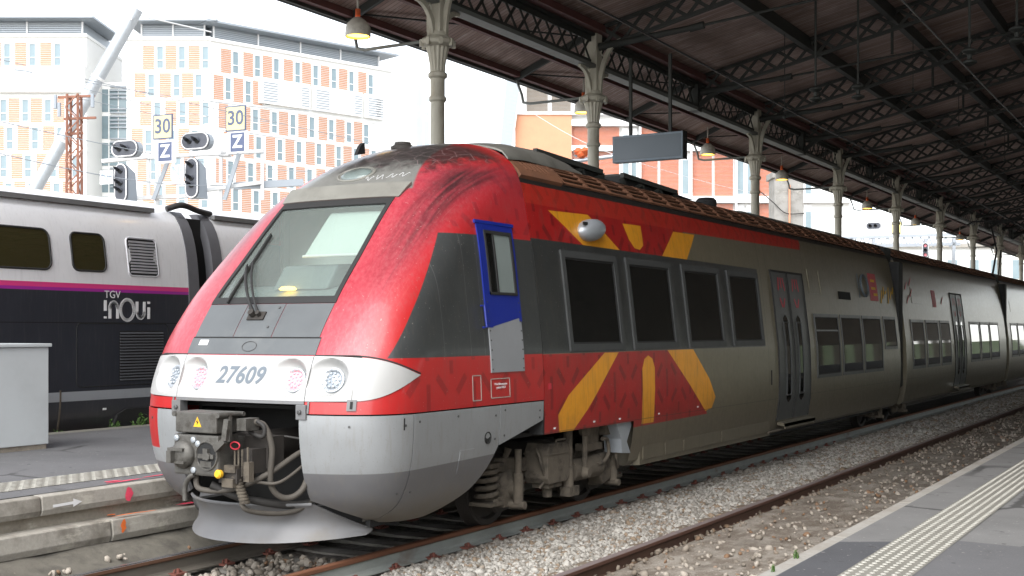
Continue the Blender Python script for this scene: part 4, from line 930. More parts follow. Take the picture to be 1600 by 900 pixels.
# vents, logo
for y in (12.2, 12.85): slabc(y, y+.55, 2.62, 3.02, .0, .008).build('vent_panel', MT['champ_paint'], train)
slabc(13.95, 14.75, 2.56, 2.70, .0, .008).build('destination_display', MT['black'], train)
lg = slabc(16.25, 16.85, 2.58, 3.12, .0, .005).build('logo_panel', MT['redplastic'], train)
m = MB(); m.tube([cpt(15.86+.27*math.cos(a), 2.86+.2*math.sin(a), .006) for a in [k*2*math.pi/24 for k in range(25)]], .028, 5); m.slab(lambda u, v, o: cpt(15.42+.07*u, 2.62+.46*v, o), .0, .006, 1, 1); m.build('logo_lettering', MT['text_grey'], lg)
for k, (y, z) in enumerate(((16.4, 2.95), (16.4, 2.8), (16.5, 2.68))): slabc(y, y+.3, z, z+.05, .005, .008).build('logo_mark', MT['yellow'], lg)
for k in range(6):
    y = 17.05+.2*k; m = MB(); a_, b_ = cpt(y, 2.55+.1*(k % 3), .006), cpt(y+.14, 2.8+.08*(k % 2), .006); m.bar(a_, b_, .05, .004, up=(1, 0, 0)); m.build('yellow_stroke', MT['yellow'], train)
# roof: fairing behind the cab, grilles, equipment
def fair(u, v, o):
    y = 2.80+2.1*v; a = -1+2*u; zc = lerp_tab([(2.8, 3.955), (3.4, 4.05), (4.1, 4.085), (4.6, 4.03), (4.9, 3.90)], y); hw = lerp_tab([(2.8, 1.02), (4.9, .80)], y); zb = lerp_tab([(2.8, 3.76), (3.2, 3.80), (4.9, 3.84)], y)
    x = hw*a; z = zb+(zc-zb)*(1-abs(a)**2.4)**(1/2.0); return Vector((x, y, z+o))
m = MB(); m.slab(fair, -.02, 0, 30, 14); m.build('roof_fairing', MT['roof_silver'], train, smooth=50)
for sg in (1, -1):
    def gp(y, t, o): return Vector((sg*(1.145-.20*t**1.6-.14*t+o*.66), y, 3.565+.25*t+o*.75+.02*math.sin(math.pi*t)))
    m = MB(); m.slab(lambda u, v, o: gp(2.83+.92*u, v, o), -.02, .022, 3, 6); sp_ = m.build('solid_roof_panel', MT['grille'], train, smooth=30)
    m = MB()
    for k in range(6): y = 3.05+.10*k; m.slab(lambda u, v, o: gp(y+.03*u, .25+.5*v, o), .0222, .026, 1, 3)
    m.build('rib', MT['grille'], sp_)
grilles(train, 3.78, 18.2, 8)
roof_unit(train, 4.1, 6.3, -.7, .58, 4.02); roof_unit(train, 6.4, 8.7, -.7, .58, 4.0)
m = MB(); m.lathe([(.16, 3.9), (.16, 4.0), (.12, 4.04), (.02, 4.05)], 14, Matrix.Translation((.4, 9.9, 0))); m.build('roof_vent', MT['black'], train, smooth=40)
m = MB(); m.box(-.5, .4, 11.5, 17.6, 3.88, 3.99); m.build('roof_duct', MT['roof_silver'], train, bevel=.05)
m = MB(); m.prism([(2.12, 3.80), (2.26, 3.83), (2.25, 3.94), (2.23, 3.94), (2.18, 3.90)], "x", -.42, -.38); m.build('roof_antenna', MT['black'], train)
m = MB(); m.lathe([(.13, 0), (.13, .03), (.09, .05), (.085, .075), (.02, .08)], 16, Matrix.Translation((-.25, 2.75, 3.925))); m.build('roof_horn', MT['dusty_dark'], train, smooth=40)
# headlamp in the roof brow
cc = fpt(.0, 3.52, .0); nn = (fpt(0, 3.52, 1)-cc).normalized(); M4 = Matrix.Translation(cc) @ nn.to_track_quat('Z', 'Y').to_matrix().to_4x4() @ Matrix.Diagonal((1.35, .9, 1, 1))
m = MB(); m.lathe([(.0, .030), (.08, .026), (.125, .012), (.14, -.02)], 28, M4); tl = m.build('roof_headlamp', MT['glass'], train, smooth=50)
m = MB(); m.lathe([(.0, .004), (.125, .006)], 28, M4, cap=False); m.build('reflector', MT['galv'], tl)
m = MB(); m.lathe([(.135, -.02), (.15, .012), (.165, .006), (.168, -.02)], 28, M4, cap=False); m.build('bezel', MT['roof_silver'], tl, smooth=50)
# underfloor box behind the bogie
m = MB(); m.prism([(.95, 4.95), (1.38, 5.25), (1.38, 10.0), (-1.38, 10.0), (-1.38, 5.25), (-.95, 4.95)], 'z', .41, .93); ub = m.build('underfloor_box', MT['champ_paint'], train)
for (y0, y1) in ((5.32, 5.95), (5.98, 6.55), (6.58, 7.9), (7.93, 9.9)): m = MB(); m.box(1.382, 1.395, y0, y1, .47, .91); m.build('access_panel', MT['champ_paint'], ub, bevel=.004)
m = MB(); m.box(-1.2, 1.2, 10.0, 18.2, .36, .43); m.build('underfloor', MT['black'], train)
m = MB(); m.box(-1.3, 1.3, 2.0, 5.0, .93, .97); m.build('floor_plate', MT['black'], train)
m = MB(); m.prism([(4.55, .98), (4.95, .98), (4.98, .90), (4.85, .72), (4.95, .58), (4.72, .60), (4.70, .76)], 'x', 1.18, 1.40); m.build('sand_pipe_bracket', MT['galv'], train)

# ---- bogies
def bogie(par, yc, wb=2.08, detail=True):
    W_ = []
    for dy in (-wb/2, wb/2):
        for sg in (1, -1):
            M4 = Matrix.Translation((sg*.75, yc+dy, .42)) @ Matrix.Rotation(R(90)*sg, 4, 'Y')
            m = MB(); m.lathe([(.20, -.07), (.36, -.06), (.42, -.068), (.445, -.07), (.425, -.045), (.42, .06), (.40, .068), (.355, .06), (.34, .02), (.20, .03), (.12, .06), (.0, .06)], 32, M4, cap=False); w = m.build('wheel', MT['dusty_dark'], par, smooth=40)
            m = MB(); m.lathe([(.405, .060), (.402, .072), (.36, .064), (.355, .056)], 32, M4, cap=False); m.build('tyre', MT['dusty_dark'], w, smooth=40)
        m = MB(); m.tube([(-.75, yc+dy, .42), (.75, yc+dy, .42)], .08, 12); m.build('axle', MT['dusty_dark'], par, smooth=40)
    for sg in (1, -1):
        X = lambda x: sg*x
        m = MB(); m.prism([(yc-1.45, .62), (yc-1.3, .72), (yc-.5, .66), (yc-.3, .52), (yc+.3, .52), (yc+.5, .66), (yc+1.3, .72), (yc+1.45, .62), (yc+1.3, .58), (yc+.55, .52), (yc+.35, .40), (yc-.35, .40), (yc-.55, .52), (yc-1.3, .58)], 'x', *sorted((X(.88), X(1.06)))); m.build('bogie_frame', MT['dusty'], par, bevel=.015)
        for dy in (-wb/2, wb/2):
            M4 = Matrix.Translation((X(.98), yc+dy, .42)) @ Matrix.Rotation(R(90)*sg, 4, 'Y')
            m = MB(); m.lathe([(.17, -.1), (.18, .06), (.165, .10), (.12, .13), (.115, .19), (.07, .20), (.0, .20)], 18, M4); m.obox((X(1.02), yc+dy, .27), (.16, .34, .10)); ab = m.build('axle_box', MT['dusty'], par, smooth=40)
            for k in range(6): a = k*math.pi/3; m = MB(); m.lathe([(.014, .19), (.014, .212)], 6, M4 @ Matrix.Translation((.09*math.cos(a), .09*math.sin(a), 0))); m.build('bolt', MT['dusty'], ab)
            m = MB()
            m.tube([(X(1.0), yc+dy, .60), (X(1.03), yc+dy-.02, .72), (X(1.05), yc+dy, .80)], [.05, .03, .04], 8); m.build('guide_rod', MT['dusty'], ab)
            e = -1 if dy < 0 else 1; ys = yc+dy+e*.34
            m = MB(); pts = [(X(1.0)+.105*math.cos(a), ys+.105*math.sin(a), .30+.34*a/(2*math.pi*4.5)) for a in [k*2*math.pi/12 for k in range(55)]]; m.tube(pts, .026, 6); m.build('coil_spring', MT['dusty'], par, smooth=60)
            m = MB(); m.obox((X(1.0), ys, .275), (.26, .26, .04)); m.obox((X(1.0), ys, .66), (.26, .26, .05)); m.obox((X(1.02), yc+dy+e*.15, .30), (.14, .3, .07)); m.build('spring_seat', MT['dusty'], par, bevel=.01)
            m = MB(); yd = yc+dy+e*.16*-1+e*.35; m.tube([(X(1.20), yd-.13*e, .80), (X(1.20), yd-.13*e, .52)], .036, 12); m.tube([(X(1.20), yd-.13*e, .56), (X(1.20), yd-.13*e, .26)], .052, 12); m.tube([(X(1.10), yd-.13*e, .24), (X(1.28), yd-.13*e, .24)], .04, 10); m.build('damper', MT['dusty'], par, smooth=40)
            m = MB(); m.prism([(yc+dy-.3, .30), (yc+dy+.3, .30), (yc+dy+.2, .18), (yc+dy-.1, .15)], 'x', *sorted((X(.94), X(.99)))); m.build('brake_hanger', MT['dusty_dark'], par)
        if detail:
            m = MB(); m.prism([(yc-.62, .40), (yc-.66, .46), (yc-.66, .74), (yc-.6, .82), (yc-.24, .82), (yc-.18, .74), (yc-.18, .46), (yc-.24, .40)], 'x', *sorted((X(1.02), X(1.30)))); m.obox((X(1.16), yc-.42, .37), (.2, .3, .05)); m.tube([(X(1.16), yc-.42, .36), (X(1.16), yc-.42, .24)], .055, 10); bx = m.build('sand_box', MT['dusty'], par, bevel=.012)
            m = MB(); m.box(*sorted((X(1.01), X(1.31))), yc-.67, yc-.17, .70, .715); m.tube([(X(1.31), yc-.5, .80), (X(1.31), yc-.5, .85), (X(1.31), yc-.3, .85)], .012, 6); m.build('lid', MT['dusty'], bx)
            m = MB(); m.tube([(X(1.24), yc-.10, .98), (X(1.24), yc-.10, .30)], .05, 14); m.tube([(X(1.24), yc-.10, .55), (X(1.24), yc-.10, .26)], .062, 14); m.obox((X(1.24), yc-.06, .27), (.12, .22, .10)); m.build('damper', MT['dusty'], par, smooth=40)
            m = MB(); m.tube([(X(1.28), yc+.22, .95), (X(1.28), yc+.22, .46)], .03, 10); m.lathe([(.05, -.05), (.07, 0), (.05, .05)], 12, Matrix.Translation((X(1.28), yc+.22, .90)) @ Matrix.Rotation(R(90), 4, 'Y')); m.lathe([(.05, -.06), (.075, 0), (.05, .06)], 12, Matrix.Translation((X(1.28), yc+.22, .44)) @ Matrix.Rotation(R(90), 4, 'Y')); m.build('anti_roll_link', MT['dusty'], par, smooth=40)
            m = MB(); m.tube([(X(1.16), yc+.05, .46), (X(1.16), yc+.70, .47)], [.12, .13], 16); m.tube([(X(1.16), yc+.68, .47), (X(1.16), yc+.80, .47)], [.08, .05], 12); m.build('brake_cylinder', MT['dusty'], par, smooth=40)
            m = MB()
            for k in range(4): m.tube([(X(1.2), yc+.42+.075*k, 1.0), (X(1.2), yc+.40+.075*k, .72)], [.05, .04], 8)
            m.box(*sorted((X(1.1), X(1.25))), yc+.34, yc+.72, .66, .74); m.obox((X(1.15), yc+.95, .90), (.26, .42, .18)); m.build('air_spring_bracket', MT['dusty'], par, smooth=40)
            m = MB(); m.tube(catmull([(X(1.30), yc+.62, .78), (X(1.30), yc+.74, .76), (X(1.30), yc+.78, .62), (X(1.28), yc+.70, .52), (X(1.28), yc+.52, .50)], 5), .022, 8); m.build('brake_hose', MT['dusty'], par, smooth=60); m = MB(); m.tube(catmull([(X(1.28), yc+.98, .90), (X(1.3), yc+.96, .6), (X(1.28), yc+1.06, .44), (X(1.2), yc+1.2, .40)], 5), .018, 8); m.build('brake_hose', MT['dusty'], par, smooth=60); m = MB(); m.tube(catmull([(X(1.2), yc-.72, .78), (X(1.26), yc-.72, .6), (X(1.24), yc-.62, .45), (X(1.2), yc-.66, .36)], 5), .016, 8); m.build('brake_hose', MT['dusty'], par, smooth=60)
            m = MB(); m.prism([(yc+.78, .60), (yc+1.0, .62), (yc+1.04, .44), (yc+1.1, .30), (yc+.85, .24), (yc+.74, .36)], 'x', *sorted((X(1.02), X(1.20)))); m.build('brake_unit', MT['dusty'], par, bevel=.02)
    m = MB(); m.box(-.85, .85, yc-.3, yc+.3, .45, .80); m.box(-.6, .6, yc-1.2, yc+1.2, .35, .6); m.build('traction_motor', MT['dusty_dark'], par)
bogie(train, 3.80)

# ---- following carriages
def follow(name, label, y0, L, wins, doors, bog):
    t = thing(name, label, 'train carriage', (TX, y0, 0), 0, 'carriages of the red and champagne train')
    me = body_mesh(0, L); me.materials.append(MT['champ_paint']); me.materials.append(MT['black']); o = bpy.data.objects.new('body_shell', me); COL.objects.link(o); o.parent = t
    for (a, b_) in wins: window(t, a, b_, 1.16, 2.24, .06, 1, None, 'dgreydoor', .012)
    for (a, b_) in doors: pdoor(t, a, b_, .62, 2.92, 1)
    grilles(t, .1, L-.1, max(2, int(L/1.8)))
    m = MB(); m.box(-1.1, 1.1, -.55, .02, .75, 3.75); m.build('gangway', MT['rubber'], t)
    m = MB(); m.box(1.05, 1.38, -.42, -.05, .8, 3.45); m.build('gangway_bellows', MT['rubber'], t, bevel=.04)
    bogie(t, bog, 2.0, False); slabc(1.0, 2.0, 2.6, 2.95, .0, .006).build('logo_panel', MT['champ_paint'], t)
    m = MB(); m.box(-.5, .3, 1, L-1, 3.88, 4.0); m.build('roof_duct', MT['roof_silver'], t, bevel=.05)
    return t
c2 = follow('train_carriage', 'champagne grey second carriage behind the red nosed one', 26.85, 13.6, ((.6, 1.9), (2.1, 3.5), (3.7, 4.9), (7.6, 9.0), (9.2, 10.6), (10.8, 12.3)), ((5.4, 6.9),), -.28)
for k, (y, z) in enumerate(((.5, 2.6), (.9, 2.75), (.5, 2.9), (.95, 3.0), (4.2, 2.65))): m = MB(); m.bar(cpt(y, z, .006), cpt(y+.25, z+.15, .006), .05, .004, up=(1, 0, 0)); m.build('red_stroke', MT['redplastic'], c2)
slabc(3.2, 3.6, 2.55, 2.95, .0, .005).build('logo_mark', MT['redplastic'], c2)
follow('train_carriage', 'third and farthest carriage of the train, at the right edge', 41.0, 15, ((.6, 1.9), (2.1, 3.5), (3.7, 4.9), (8.2, 9.6), (9.8, 11.2)), ((5.6, 7.1),), -.28)
# raised pantograph far down the train
t = thing('pantograph', 'thin black pantograph arm raised above the train roof', 'pantograph', (TX, 47, 3.95)); 
m = MB(); m.bar((0, 0, 0), (0, 1.0, 1.0), .06); m.bar((.2, 0, 0), (.15, 1.0, 1.0), .04); m.build('lower_arm', MT['black'], t)
m = MB(); m.bar((0, 1.0, 1.0), (0, -.4, 1.95), .05); m.build('upper_arm', MT['black'], t)
m = MB(); m.tube([(-.8, -.4, 1.85), (-.6, -.4, 1.97), (.6, -.4, 1.97), (.8, -.4, 1.85)], .03, 6); m.build('contact_strip', MT['black'], t)
# ================================================================ DOUBLE-DECK HIGH-SPEED TRAIN
GX = -16.05
GSEC = [(1.28, .42), (1.38, .55), (1.445, 1.0), (1.45, 1.6), (1.45, 2.6), (1.43, 2.9), (1.385, 3.25), (1.29, 3.6), (1.12, 3.88), (.95, 4.0), (.55, 4.12), (0, 4.18)]
_g = smooth_tab([(z, x) for x, z in GSEC[:10]])
def gpt(y, z, off=0):
    e = .02; n = Vector((1, 0, -(_g(z+e)-_g(z-e))/(2*e))).normalized(); return Vector((_g(z)+n.x*off, y, z+n.z*off))
def tgv_paint():
    m, b = new_mat('high_speed_train_paint'); v, x, y, z = coords(); n1 = noise(v, 2.5, 5, .6); st = noise(v, 6, 6, .6, (4, 4, .4))
    sil = scale_col((.84, .84, .85), n1*.12+.94); drk = scale_col((.024, .027, .036), n1*.5+.75)
    c = mix((z-2.66).step(.004), drk, sil); c = mix((z-2.575).step(.004)*(z-2.66).step(.004).inv(), c, (.33, .02, .28)); c = mix((z-2.62).step(.004)*(z-2.69).step(.004).inv(), c, (.70, .05, .22))
    c = mix((z-.96).step(.004)*(z-1.10).step(.004).inv(), c, (.30, .32, .34)); c = mix(ramp(st, .5, .7)*.09, c, (.16, .15, .14)); c = mix(ramp(z*-1.0+n1*.4, -1.0, -.2)*.4, c, (.09, .08, .07))
    setin(b, 'Base Color', c); setin(b, 'Metallic', (z-2.66).step(.01)*.12); setin(b, 'Roughness', n1*.15+.28); setin(b, 'Coat Weight', .4); setin(b, 'Coat Roughness', .1); return m
MT['tgv'] = tgv_paint(); MT['bellows'] = simple('grey_bellows', (.13, .13, .14), .6, 0, .2, 6); MT['gutter'] = simple('roof_gutter_grey', (.22, .22, .22), .6, .2); MT['louvre'] = simple('louvre_slat', (.60, .60, .62), .5, .3, .1); MT['louvre_d'] = simple('dark_louvre_slat', (.09, .095, .105), .5, .2, .15)
MT['gold_glass'] = glass('bronze_glass', (.16, .14, .07), .75, .02, (.05, .043, .018))
def g_body(y0, y1):
    prof = []
    for k in range(25): z = .42+(4.0-.42)*k/24; prof.append((_g(z), z))
    prof += [(.55, 4.12), (0, 4.18)]; full = [(-x, z) for x, z in prof[:-1]]+prof[::-1]; m = MB()
    n = max(2, int((y1-y0)/.8)); m.grid(lambda u, v: (full[round(u*(len(full)-1))][0], y0+(y1-y0)*v, full[round(u*(len(full)-1))][1]), len(full)-1, n)
    k = len(full); m.f.append([i for i in range(k)]); m.m.append(0); m.f.append([n*k+i for i in range(k)]); m.m.append(0); return m
def rrect(y0, y1, z0, z1, r, n=5):
    out = []
    for cy, cz, a0 in ((y1-r, z1-r, 0), (y0+r, z1-r, 90), (y0+r, z0+r, 180), (y1-r, z0+r, 270)):
        for k in range(n+1): a = R(a0+90*k/n); out.append((cy+r*math.cos(a), cz+r*math.sin(a)))
    return out
def g_plate(par, name, mat, y0, y1, z0, z1, r, off, frame=None):
    P = rrect(y0, y1, z0, z1, r); m = MB(); c = ((y0+y1)/2, (z0+z1)/2); n = len(P)
    vs = [gpt(*c, off)]
    for f in (.5, 1.0): vs += [gpt(c[0]+(p[0]-c[0])*f, c[1]+(p[1]-c[1])*f, off) for p in P]
    fs = [(0, 1+i, 1+(i+1) % n) for i in range(n)]+[(1+i, 1+n+i, 1+n+(i+1) % n, 1+(i+1) % n) for i in range(n)]
    m.add(vs, fs); o = m.build(name, mat, par, smooth=60, recalc=False)
    if frame:
        m = MB(); m.tube([gpt(*p, off) for p in P+[P[0]]], .016, 6); m.build('gasket', frame, o, smooth=60)
    return o
ta = thing('high_speed_train_carriage', 'silver and dark double-deck train carriage with inOui lettering', 'train carriage', (GX, 0, 0), 0, 'carriages of the double-deck train')
g_body(1.0, 14.60).build('body_shell', MT['tgv'], ta, smooth=30)
g_plate(ta, 'window', MT['gold_glass'], 10.0, 11.92, 2.87, 3.45, .12, .008, MT['rubber']); g_plate(ta, 'window', MT['gold_glass'], 12.30, 12.92, 2.88, 3.44, .10, .008, MT['rubber'])
lv = g_plate(ta, 'upper_louvre', MT['black'], 13.36, 13.97, 2.84, 3.43, .07, .004, MT['louvre'])
for k in range(11): m = MB(); z = 2.885+.047*k; m.slab(lambda u, v, o: gpt(13.40+.53*u, z+.026*v, o+.012*v), .004, .012, 1, 1); m.build('slat', MT['louvre'], lv)
lv = g_plate(ta, 'lower_louvre', MT['black'], 13.15, 14.05, 1.22, 1.99, .02, .004)
for k in range(17): m = MB(); z = 1.235+.0445*k; m.slab(lambda u, v, o: gpt(13.16+.88*u, z+.022*v, o+.012*(1-v)), .004, .012, 1, 1); m.build('slat', MT['louvre_d'], lv)
m = MB(); P = rrect(12.35, 14.15, 1.16, 2.10, .08); m.tube([gpt(*p, .0) for p in P+[P[0]]], .008, 4); m.build('equipment_hatch', MT['black'], ta)
m = MB(); m.slab(lambda u, v, o: gpt(1+13.5*u, 2.105+.012*v, o), -.002, .004, 1, 1); m.build('panel_joint', MT['black'], ta)
m = MB(); m.slab(lambda u, v, o: gpt(12.05+.03*u, .55+.58*v, o), .0, .005, 1, 4); m.build('skirt_joint', MT['dusty'], ta)
m = MB(); m.slab(lambda u, v, o: Vector((1.10+.10*v, 1+13.1*u, 3.90+o)), -.02, .05, 1, 1); m.build('roof_gutter', MT['gutter'], ta)
m = MB(); m.slab(lambda u, v, o: gpt(12.85+.07*u, .80+.03*v, o), .002, .005, 1, 1); m.build('stencil_mark', MT['white'], ta)
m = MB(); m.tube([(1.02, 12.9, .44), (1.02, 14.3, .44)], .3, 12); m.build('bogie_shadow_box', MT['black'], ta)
m = MB()
pr = [(1.455, 13.02), (1.455, 14.3)]
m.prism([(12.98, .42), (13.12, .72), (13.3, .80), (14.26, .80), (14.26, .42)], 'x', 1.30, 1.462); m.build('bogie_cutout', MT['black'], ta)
# lettering: TGV small, then the big word drawn with round-ended strokes
def strokes(par, name, lines, w, mat, y0, z0, s):
    m = MB()
    for L in lines:
        for (a, b_) in zip(L, L[1:]):
            a_, b2 = Vector((y0+a[0]*s, z0+a[1]*s)), Vector((y0+b_[0]*s, z0+b_[1]*s)); d = (b2-a_)
            if d.length < 1e-6: continue
            d.normalize(); nn = Vector((-d.y, d.x))*w/2; e = d*w*.12
            m.slab(lambda u, v, o: gpt(*(a_-e+(b2-a_+2*e)*u+nn*(2*v-1)), o), .002, .007, 1, 1)
    return m.build(name, MT[mat], par)
arc = lambda cx, cy, rx, ry, a0, a1, n=14: [(cx+rx*math.cos(R(a0+(a1-a0)*k/n)), cy+ry*math.sin(R(a0+(a1-a0)*k/n))) for k in range(n+1)]
strokes(ta, 'lettering', [[(.05, .05), (.05, .09)], [(.05, .30), (.05, .62)], [(.24, .05), (.24, .38)]+arc(.40, .38, .16, .2, 180, 0)+[(.56, .05)], arc(.98, .33, .29, .34, 0, 360, 28), [(1.40, .60), (1.40, .26)]+arc(1.56, .26, .16, .2, 180, 360)+[(1.72, .60)], [(1.92, .05), (1.92, .42)], [(1.92, .56), (1.92, .61)]], .052, 'white', 12.86, 2.16, .46)
me = text_mesh('TGV', .16, .001)
for v in me.vertices: v.co = gpt(13.02+v.co.x, 2.535+v.co.y, .004+v.co.z)
link('lettering', me, MT['white'], ta)
tb = thing('high_speed_train_carriage', 'silver carriage of the double-deck train behind the red pillar, past the gangway gap', 'train carriage', (GX, 0, 0), 0, 'carriages of the double-deck train')
g_body(15.40, 34).build('body_shell', MT['tgv'], tb, smooth=30)
m = MB(); m.slab(lambda u, v, o: Vector((1.10+.10*v, 15.45+18*u, 3.90+o)), -.02, .05, 1, 1); m.build('roof_gutter', MT['gutter'], tb)
for k in range(6): g_plate(tb, 'window', MT['gold_glass'], 17.4+2.6*k, 19.3+2.6*k, 2.85, 3.43, .12, .008, MT['rubber'])
for k, (y0, y1) in enumerate(((14.60, 14.83), (15.17, 15.41))):
    m = MB(); m.slab(lambda u, v, o: (lambda z: Vector((_g(z)-.03+o, y0+(y1-y0)*u, z)))(.9+3.05*v), -.12, .045, 2, 20); m.build('gangway_bellows', MT['bellows'], ta if k == 0 else tb, smooth=50)
m = MB(); m.box(-1.1, 1.15, 14.65, 15.35, .8, 3.85); m.build('gangway', MT['black'], ta)
m = MB(); m.tube(catmull([(1.05, 14.5, 3.98), (1.15, 14.75, 4.06), (1.12, 15.15, 4.0), (1.05, 15.5, 3.98)], 6), .05, 8); m.build('roof_cable', MT['cable'], ta, smooth=60)
# ================================================================ STATION CANOPY
def boards_mat():
    m, b = new_mat('canopy_boards'); v, x, y, z = coords()
    pl = S.op('FLOOR', y/.115); fr = (y/.115) % 1.0; wn = S.nt.nodes.new('ShaderNodeTexWhiteNoise'); wn.noise_dimensions = '1D'; S.nt.links.new(pl.s, wn.inputs['W'])
    k = S(wn.outputs['Value']); n1 = noise(v, 5, 8, .7, (.25, 2.5, 1)); n2 = noise(v, 1.1, 5, .6)
    c = mix(k, (.29, .195, .165), (.43, .32, .28)); c = mix(ramp(n1, .52, .68)*.7, c, (.60, .52, .48)); c = mix(ramp(n2, .45, .7)*.6, c, (.16, .105, .09))
    gap = (fr-.5).abs(); c = mix((gap-.46).step(.04), c, (.02, .015, .012))
    setin(b, 'Base Color', c); setin(b, 'Roughness', .85); bump(b, (gap-.46).step(.05).inv(), .6, .012); return m
MT['boards'] = boards_mat(); MT['maroon'] = simple('maroon_beam', (.10, .035, .031), .7, 0, .3, 4, .4, (.05, .03, .025)); MT['tin'] = simple('roof_covering', (.20, .19, .18), .7)
CX, RZ, SL = -11.7, 8.46, .22; RIDGE = 3.0; Y0, Y1 = 6.0, 125
zr = lambda x: RZ+SL*(x-CX) if x <= RIDGE else RZ+SL*(2*RIDGE-x-CX)
can = thing('station_canopy', 'large dark iron train shed roof with timber boards and lattice trusses', 'canopy roof', (CX, 0, 0))
def cbox(name, mat, *a, par=can, bevel=0): m = MB(); m.box(*a); o = m.build(name, mat, par, bevel=bevel); return o
L_ = lambda x: x-CX
m = MB(); m.slab(lambda u, v, o: Vector((L_(CX+(RIDGE-CX)*u), Y0+(Y1-Y0)*v, zr(CX+(RIDGE-CX)*u)+o)), 0, .05, 1, 1); m.build('roof_boarding', [MT['boards']], can)
m = MB(); m.slab(lambda u, v, o: Vector((L_(RIDGE+16*u), Y0+(Y1-Y0)*v, zr(RIDGE+16*u)+o)), 0, .05, 1, 1); m.build('roof_boarding', [MT['boards']], can)
m = MB(); m.slab(lambda u, v, o: Vector((-1.95*u, Y0+(Y1-Y0)*v, RZ-.012-.80*u+o)), 0, .04, 1, 1); m.build('eave_boarding', [MT['boards']], can)
for (x0, x1, dz) in ((CX-2.0, CX, 0),): m = MB(); m.slab(lambda u, v, o: Vector((-2.02*u, Y0-.05+(Y1-Y0)*v, RZ+.04-.82*u+o)), .01, .05, 1, 1); m.build('roof_covering', MT['tin'], can)
cbox('eave_fascia', MT['steel_dark'], -1.98, -1.93, Y0, Y1, 7.52, 7.70)
m = MB(); m.tube([(-2.03, Y0, 7.56), (-2.03, Y1, 7.56)], .055, 8); m.build('gutter', MT['steel_dark'], can, smooth=60)
cbox('eave_beam', MT['maroon'], -1.92, -1.78, Y0, Y1, 7.58, 7.70); cbox('eave_beam', MT['maroon'], -1.05, -.95, Y0, Y1, 7.86, 8.02)
cbox('edge_beam', MT['maroon'], .04, .30, Y0, Y1, 8.30, 8.45)
for x in (-8.8, -6.8, -5.0, -3.0, -.9, 1.1): cbox('purlin', MT['steel_dark'], L_(x)-.07, L_(x)+.07, Y0, Y1, zr(x)-.30, zr(x)-.01)
COLS = [17.53, 23.5, 33.86, 42.5, 51.1, 59.8, 68.5, 77.2, 86]; MID = [29.3, 38.2, 46.8, 55.4, 64.1, 72.8, 81.6]; TR = sorted(COLS+MID)
# lattice girders along the column line
def girder(y0, y1, split):
    g = MB(); g.box(-.11, .11, y0, y1, 8.24, 8.32); g.box(-.02, .02, y0, y1, 8.13, 8.24); g.box(-.02, .02, y0, y1, 7.64, 7.75); o = g.build('lattice_girder', MT['steel_dark'], can)
    b_ = MB(); b_.box(-.13, .13, y0, y1, 7.56, 7.64); b_.build('bottom_flange', MT['chord'], o)
    n = max(4, int(round((y1-y0)/.52))); L = (y1-y0)/n; jm = MB()
    for k in range(n):
        for s in (0, 1):
            a_, c = (y0+L*(k+s), 7.67), (y0+L*(k+1-s), 8.22); q = MB() if split else jm; off = .012 if s else -.012
            q.bar((off, a_[0], a_[1]), (off, c[0], c[1]), .065, .012, up=(1, 0, 0))
            if split: q.build('brace', MT['steel_dark'], o)
    if not split: tag(jm.build('brace', MT['steel_dark'], o), kind='stuff')
prev = 9.0
for i, y in enumerate(TR): girder(prev+.14, y-.14, i < 4); prev = y
# lattice rafters across the shed
def rafter_mesh():
    m = MB(); x0, x1 = CX+.2, RIDGE
    for (a, b_, c, d) in ((x0, x1, -.02, .09), (x0, x1, -.46, .09)): m.bar((L_(a), 0, zr(a)+c-.05), (L_(b_), 0, zr(b_)+c-.05), .10, .07)
    n = 30
    for k in range(n):
        for s in (0, 1):
            a, b_ = x0+(x1-x0)*(k+s)/n, x0+(x1-x0)*(k+1-s)/n; m.bar((L_(a), .012*(1-2*s), zr(a)-.50), (L_(b_), .012*(1-2*s), zr(b_)-.08), .075, .012, up=(0, 1, 0))
    return m.mesh('lattice_rafter')
rm = rafter_mesh(); rm.materials.append(MT['steel_dark'])
tm = MB(); tm.tube([(.15, 0, 8.02), (2.3, 0, 8.18)], [.09, .06], 8); tm.tube([(2.2, 0, 8.16), (2.5, 0, 8.20)], .08, 8); tm.tube([(2.4, 0, 8.19), (L_(-3.0), 0, 8.75)], .028, 6); tm.tube([(L_(-3.0), 0, 8.75), (L_(RIDGE), 0, 8.95)], .028, 6); tmm = tm.mesh('tie_rod', smooth=50); tmm.materials.append(MT['steel_dark'])
sm = MB(); sm.tube([(L_(-6.8), 0, zr(-6.8)-.4), (L_(-6.8), 0, 8.46)], .035, 6); sm.tube([(L_(-3.0), 0, zr(-3)-.4), (L_(-3.0), 0, 8.8)], .05, 6); sm.lathe([(.0, 8.62), (.16, 8.66), (.16, 8.86), (.0, 8.9)], 10, Matrix.Translation((L_(-3.0), 0, 0))); smm = sm.mesh('king_strut', smooth=50); smm.materials.append(MT['steel_dark'])
em = MB(); em.bar((-.1, 0, 8.32), (-1.95, 0, 7.56), .07, .14); emm = em.mesh('eave_bracket'); emm.materials.append(MT['steel_dark'])
for y in TR:
    for nm_, me in (('lattice_rafter', rm), ('tie_rod', tmm), ('king_strut', smm), ('eave_bracket', emm)): o = link(nm_, me, None, can); o.location = (0, y, 0)
    if y in MID:
        m = MB(); m.box(-.12, .12, y-.13, y+.13, 7.55, 8.33); m.bar((.1, y, 7.7), (.9, y, 8.25), .08, .12); m.build('girder_post', MT['steel_dark'], can)
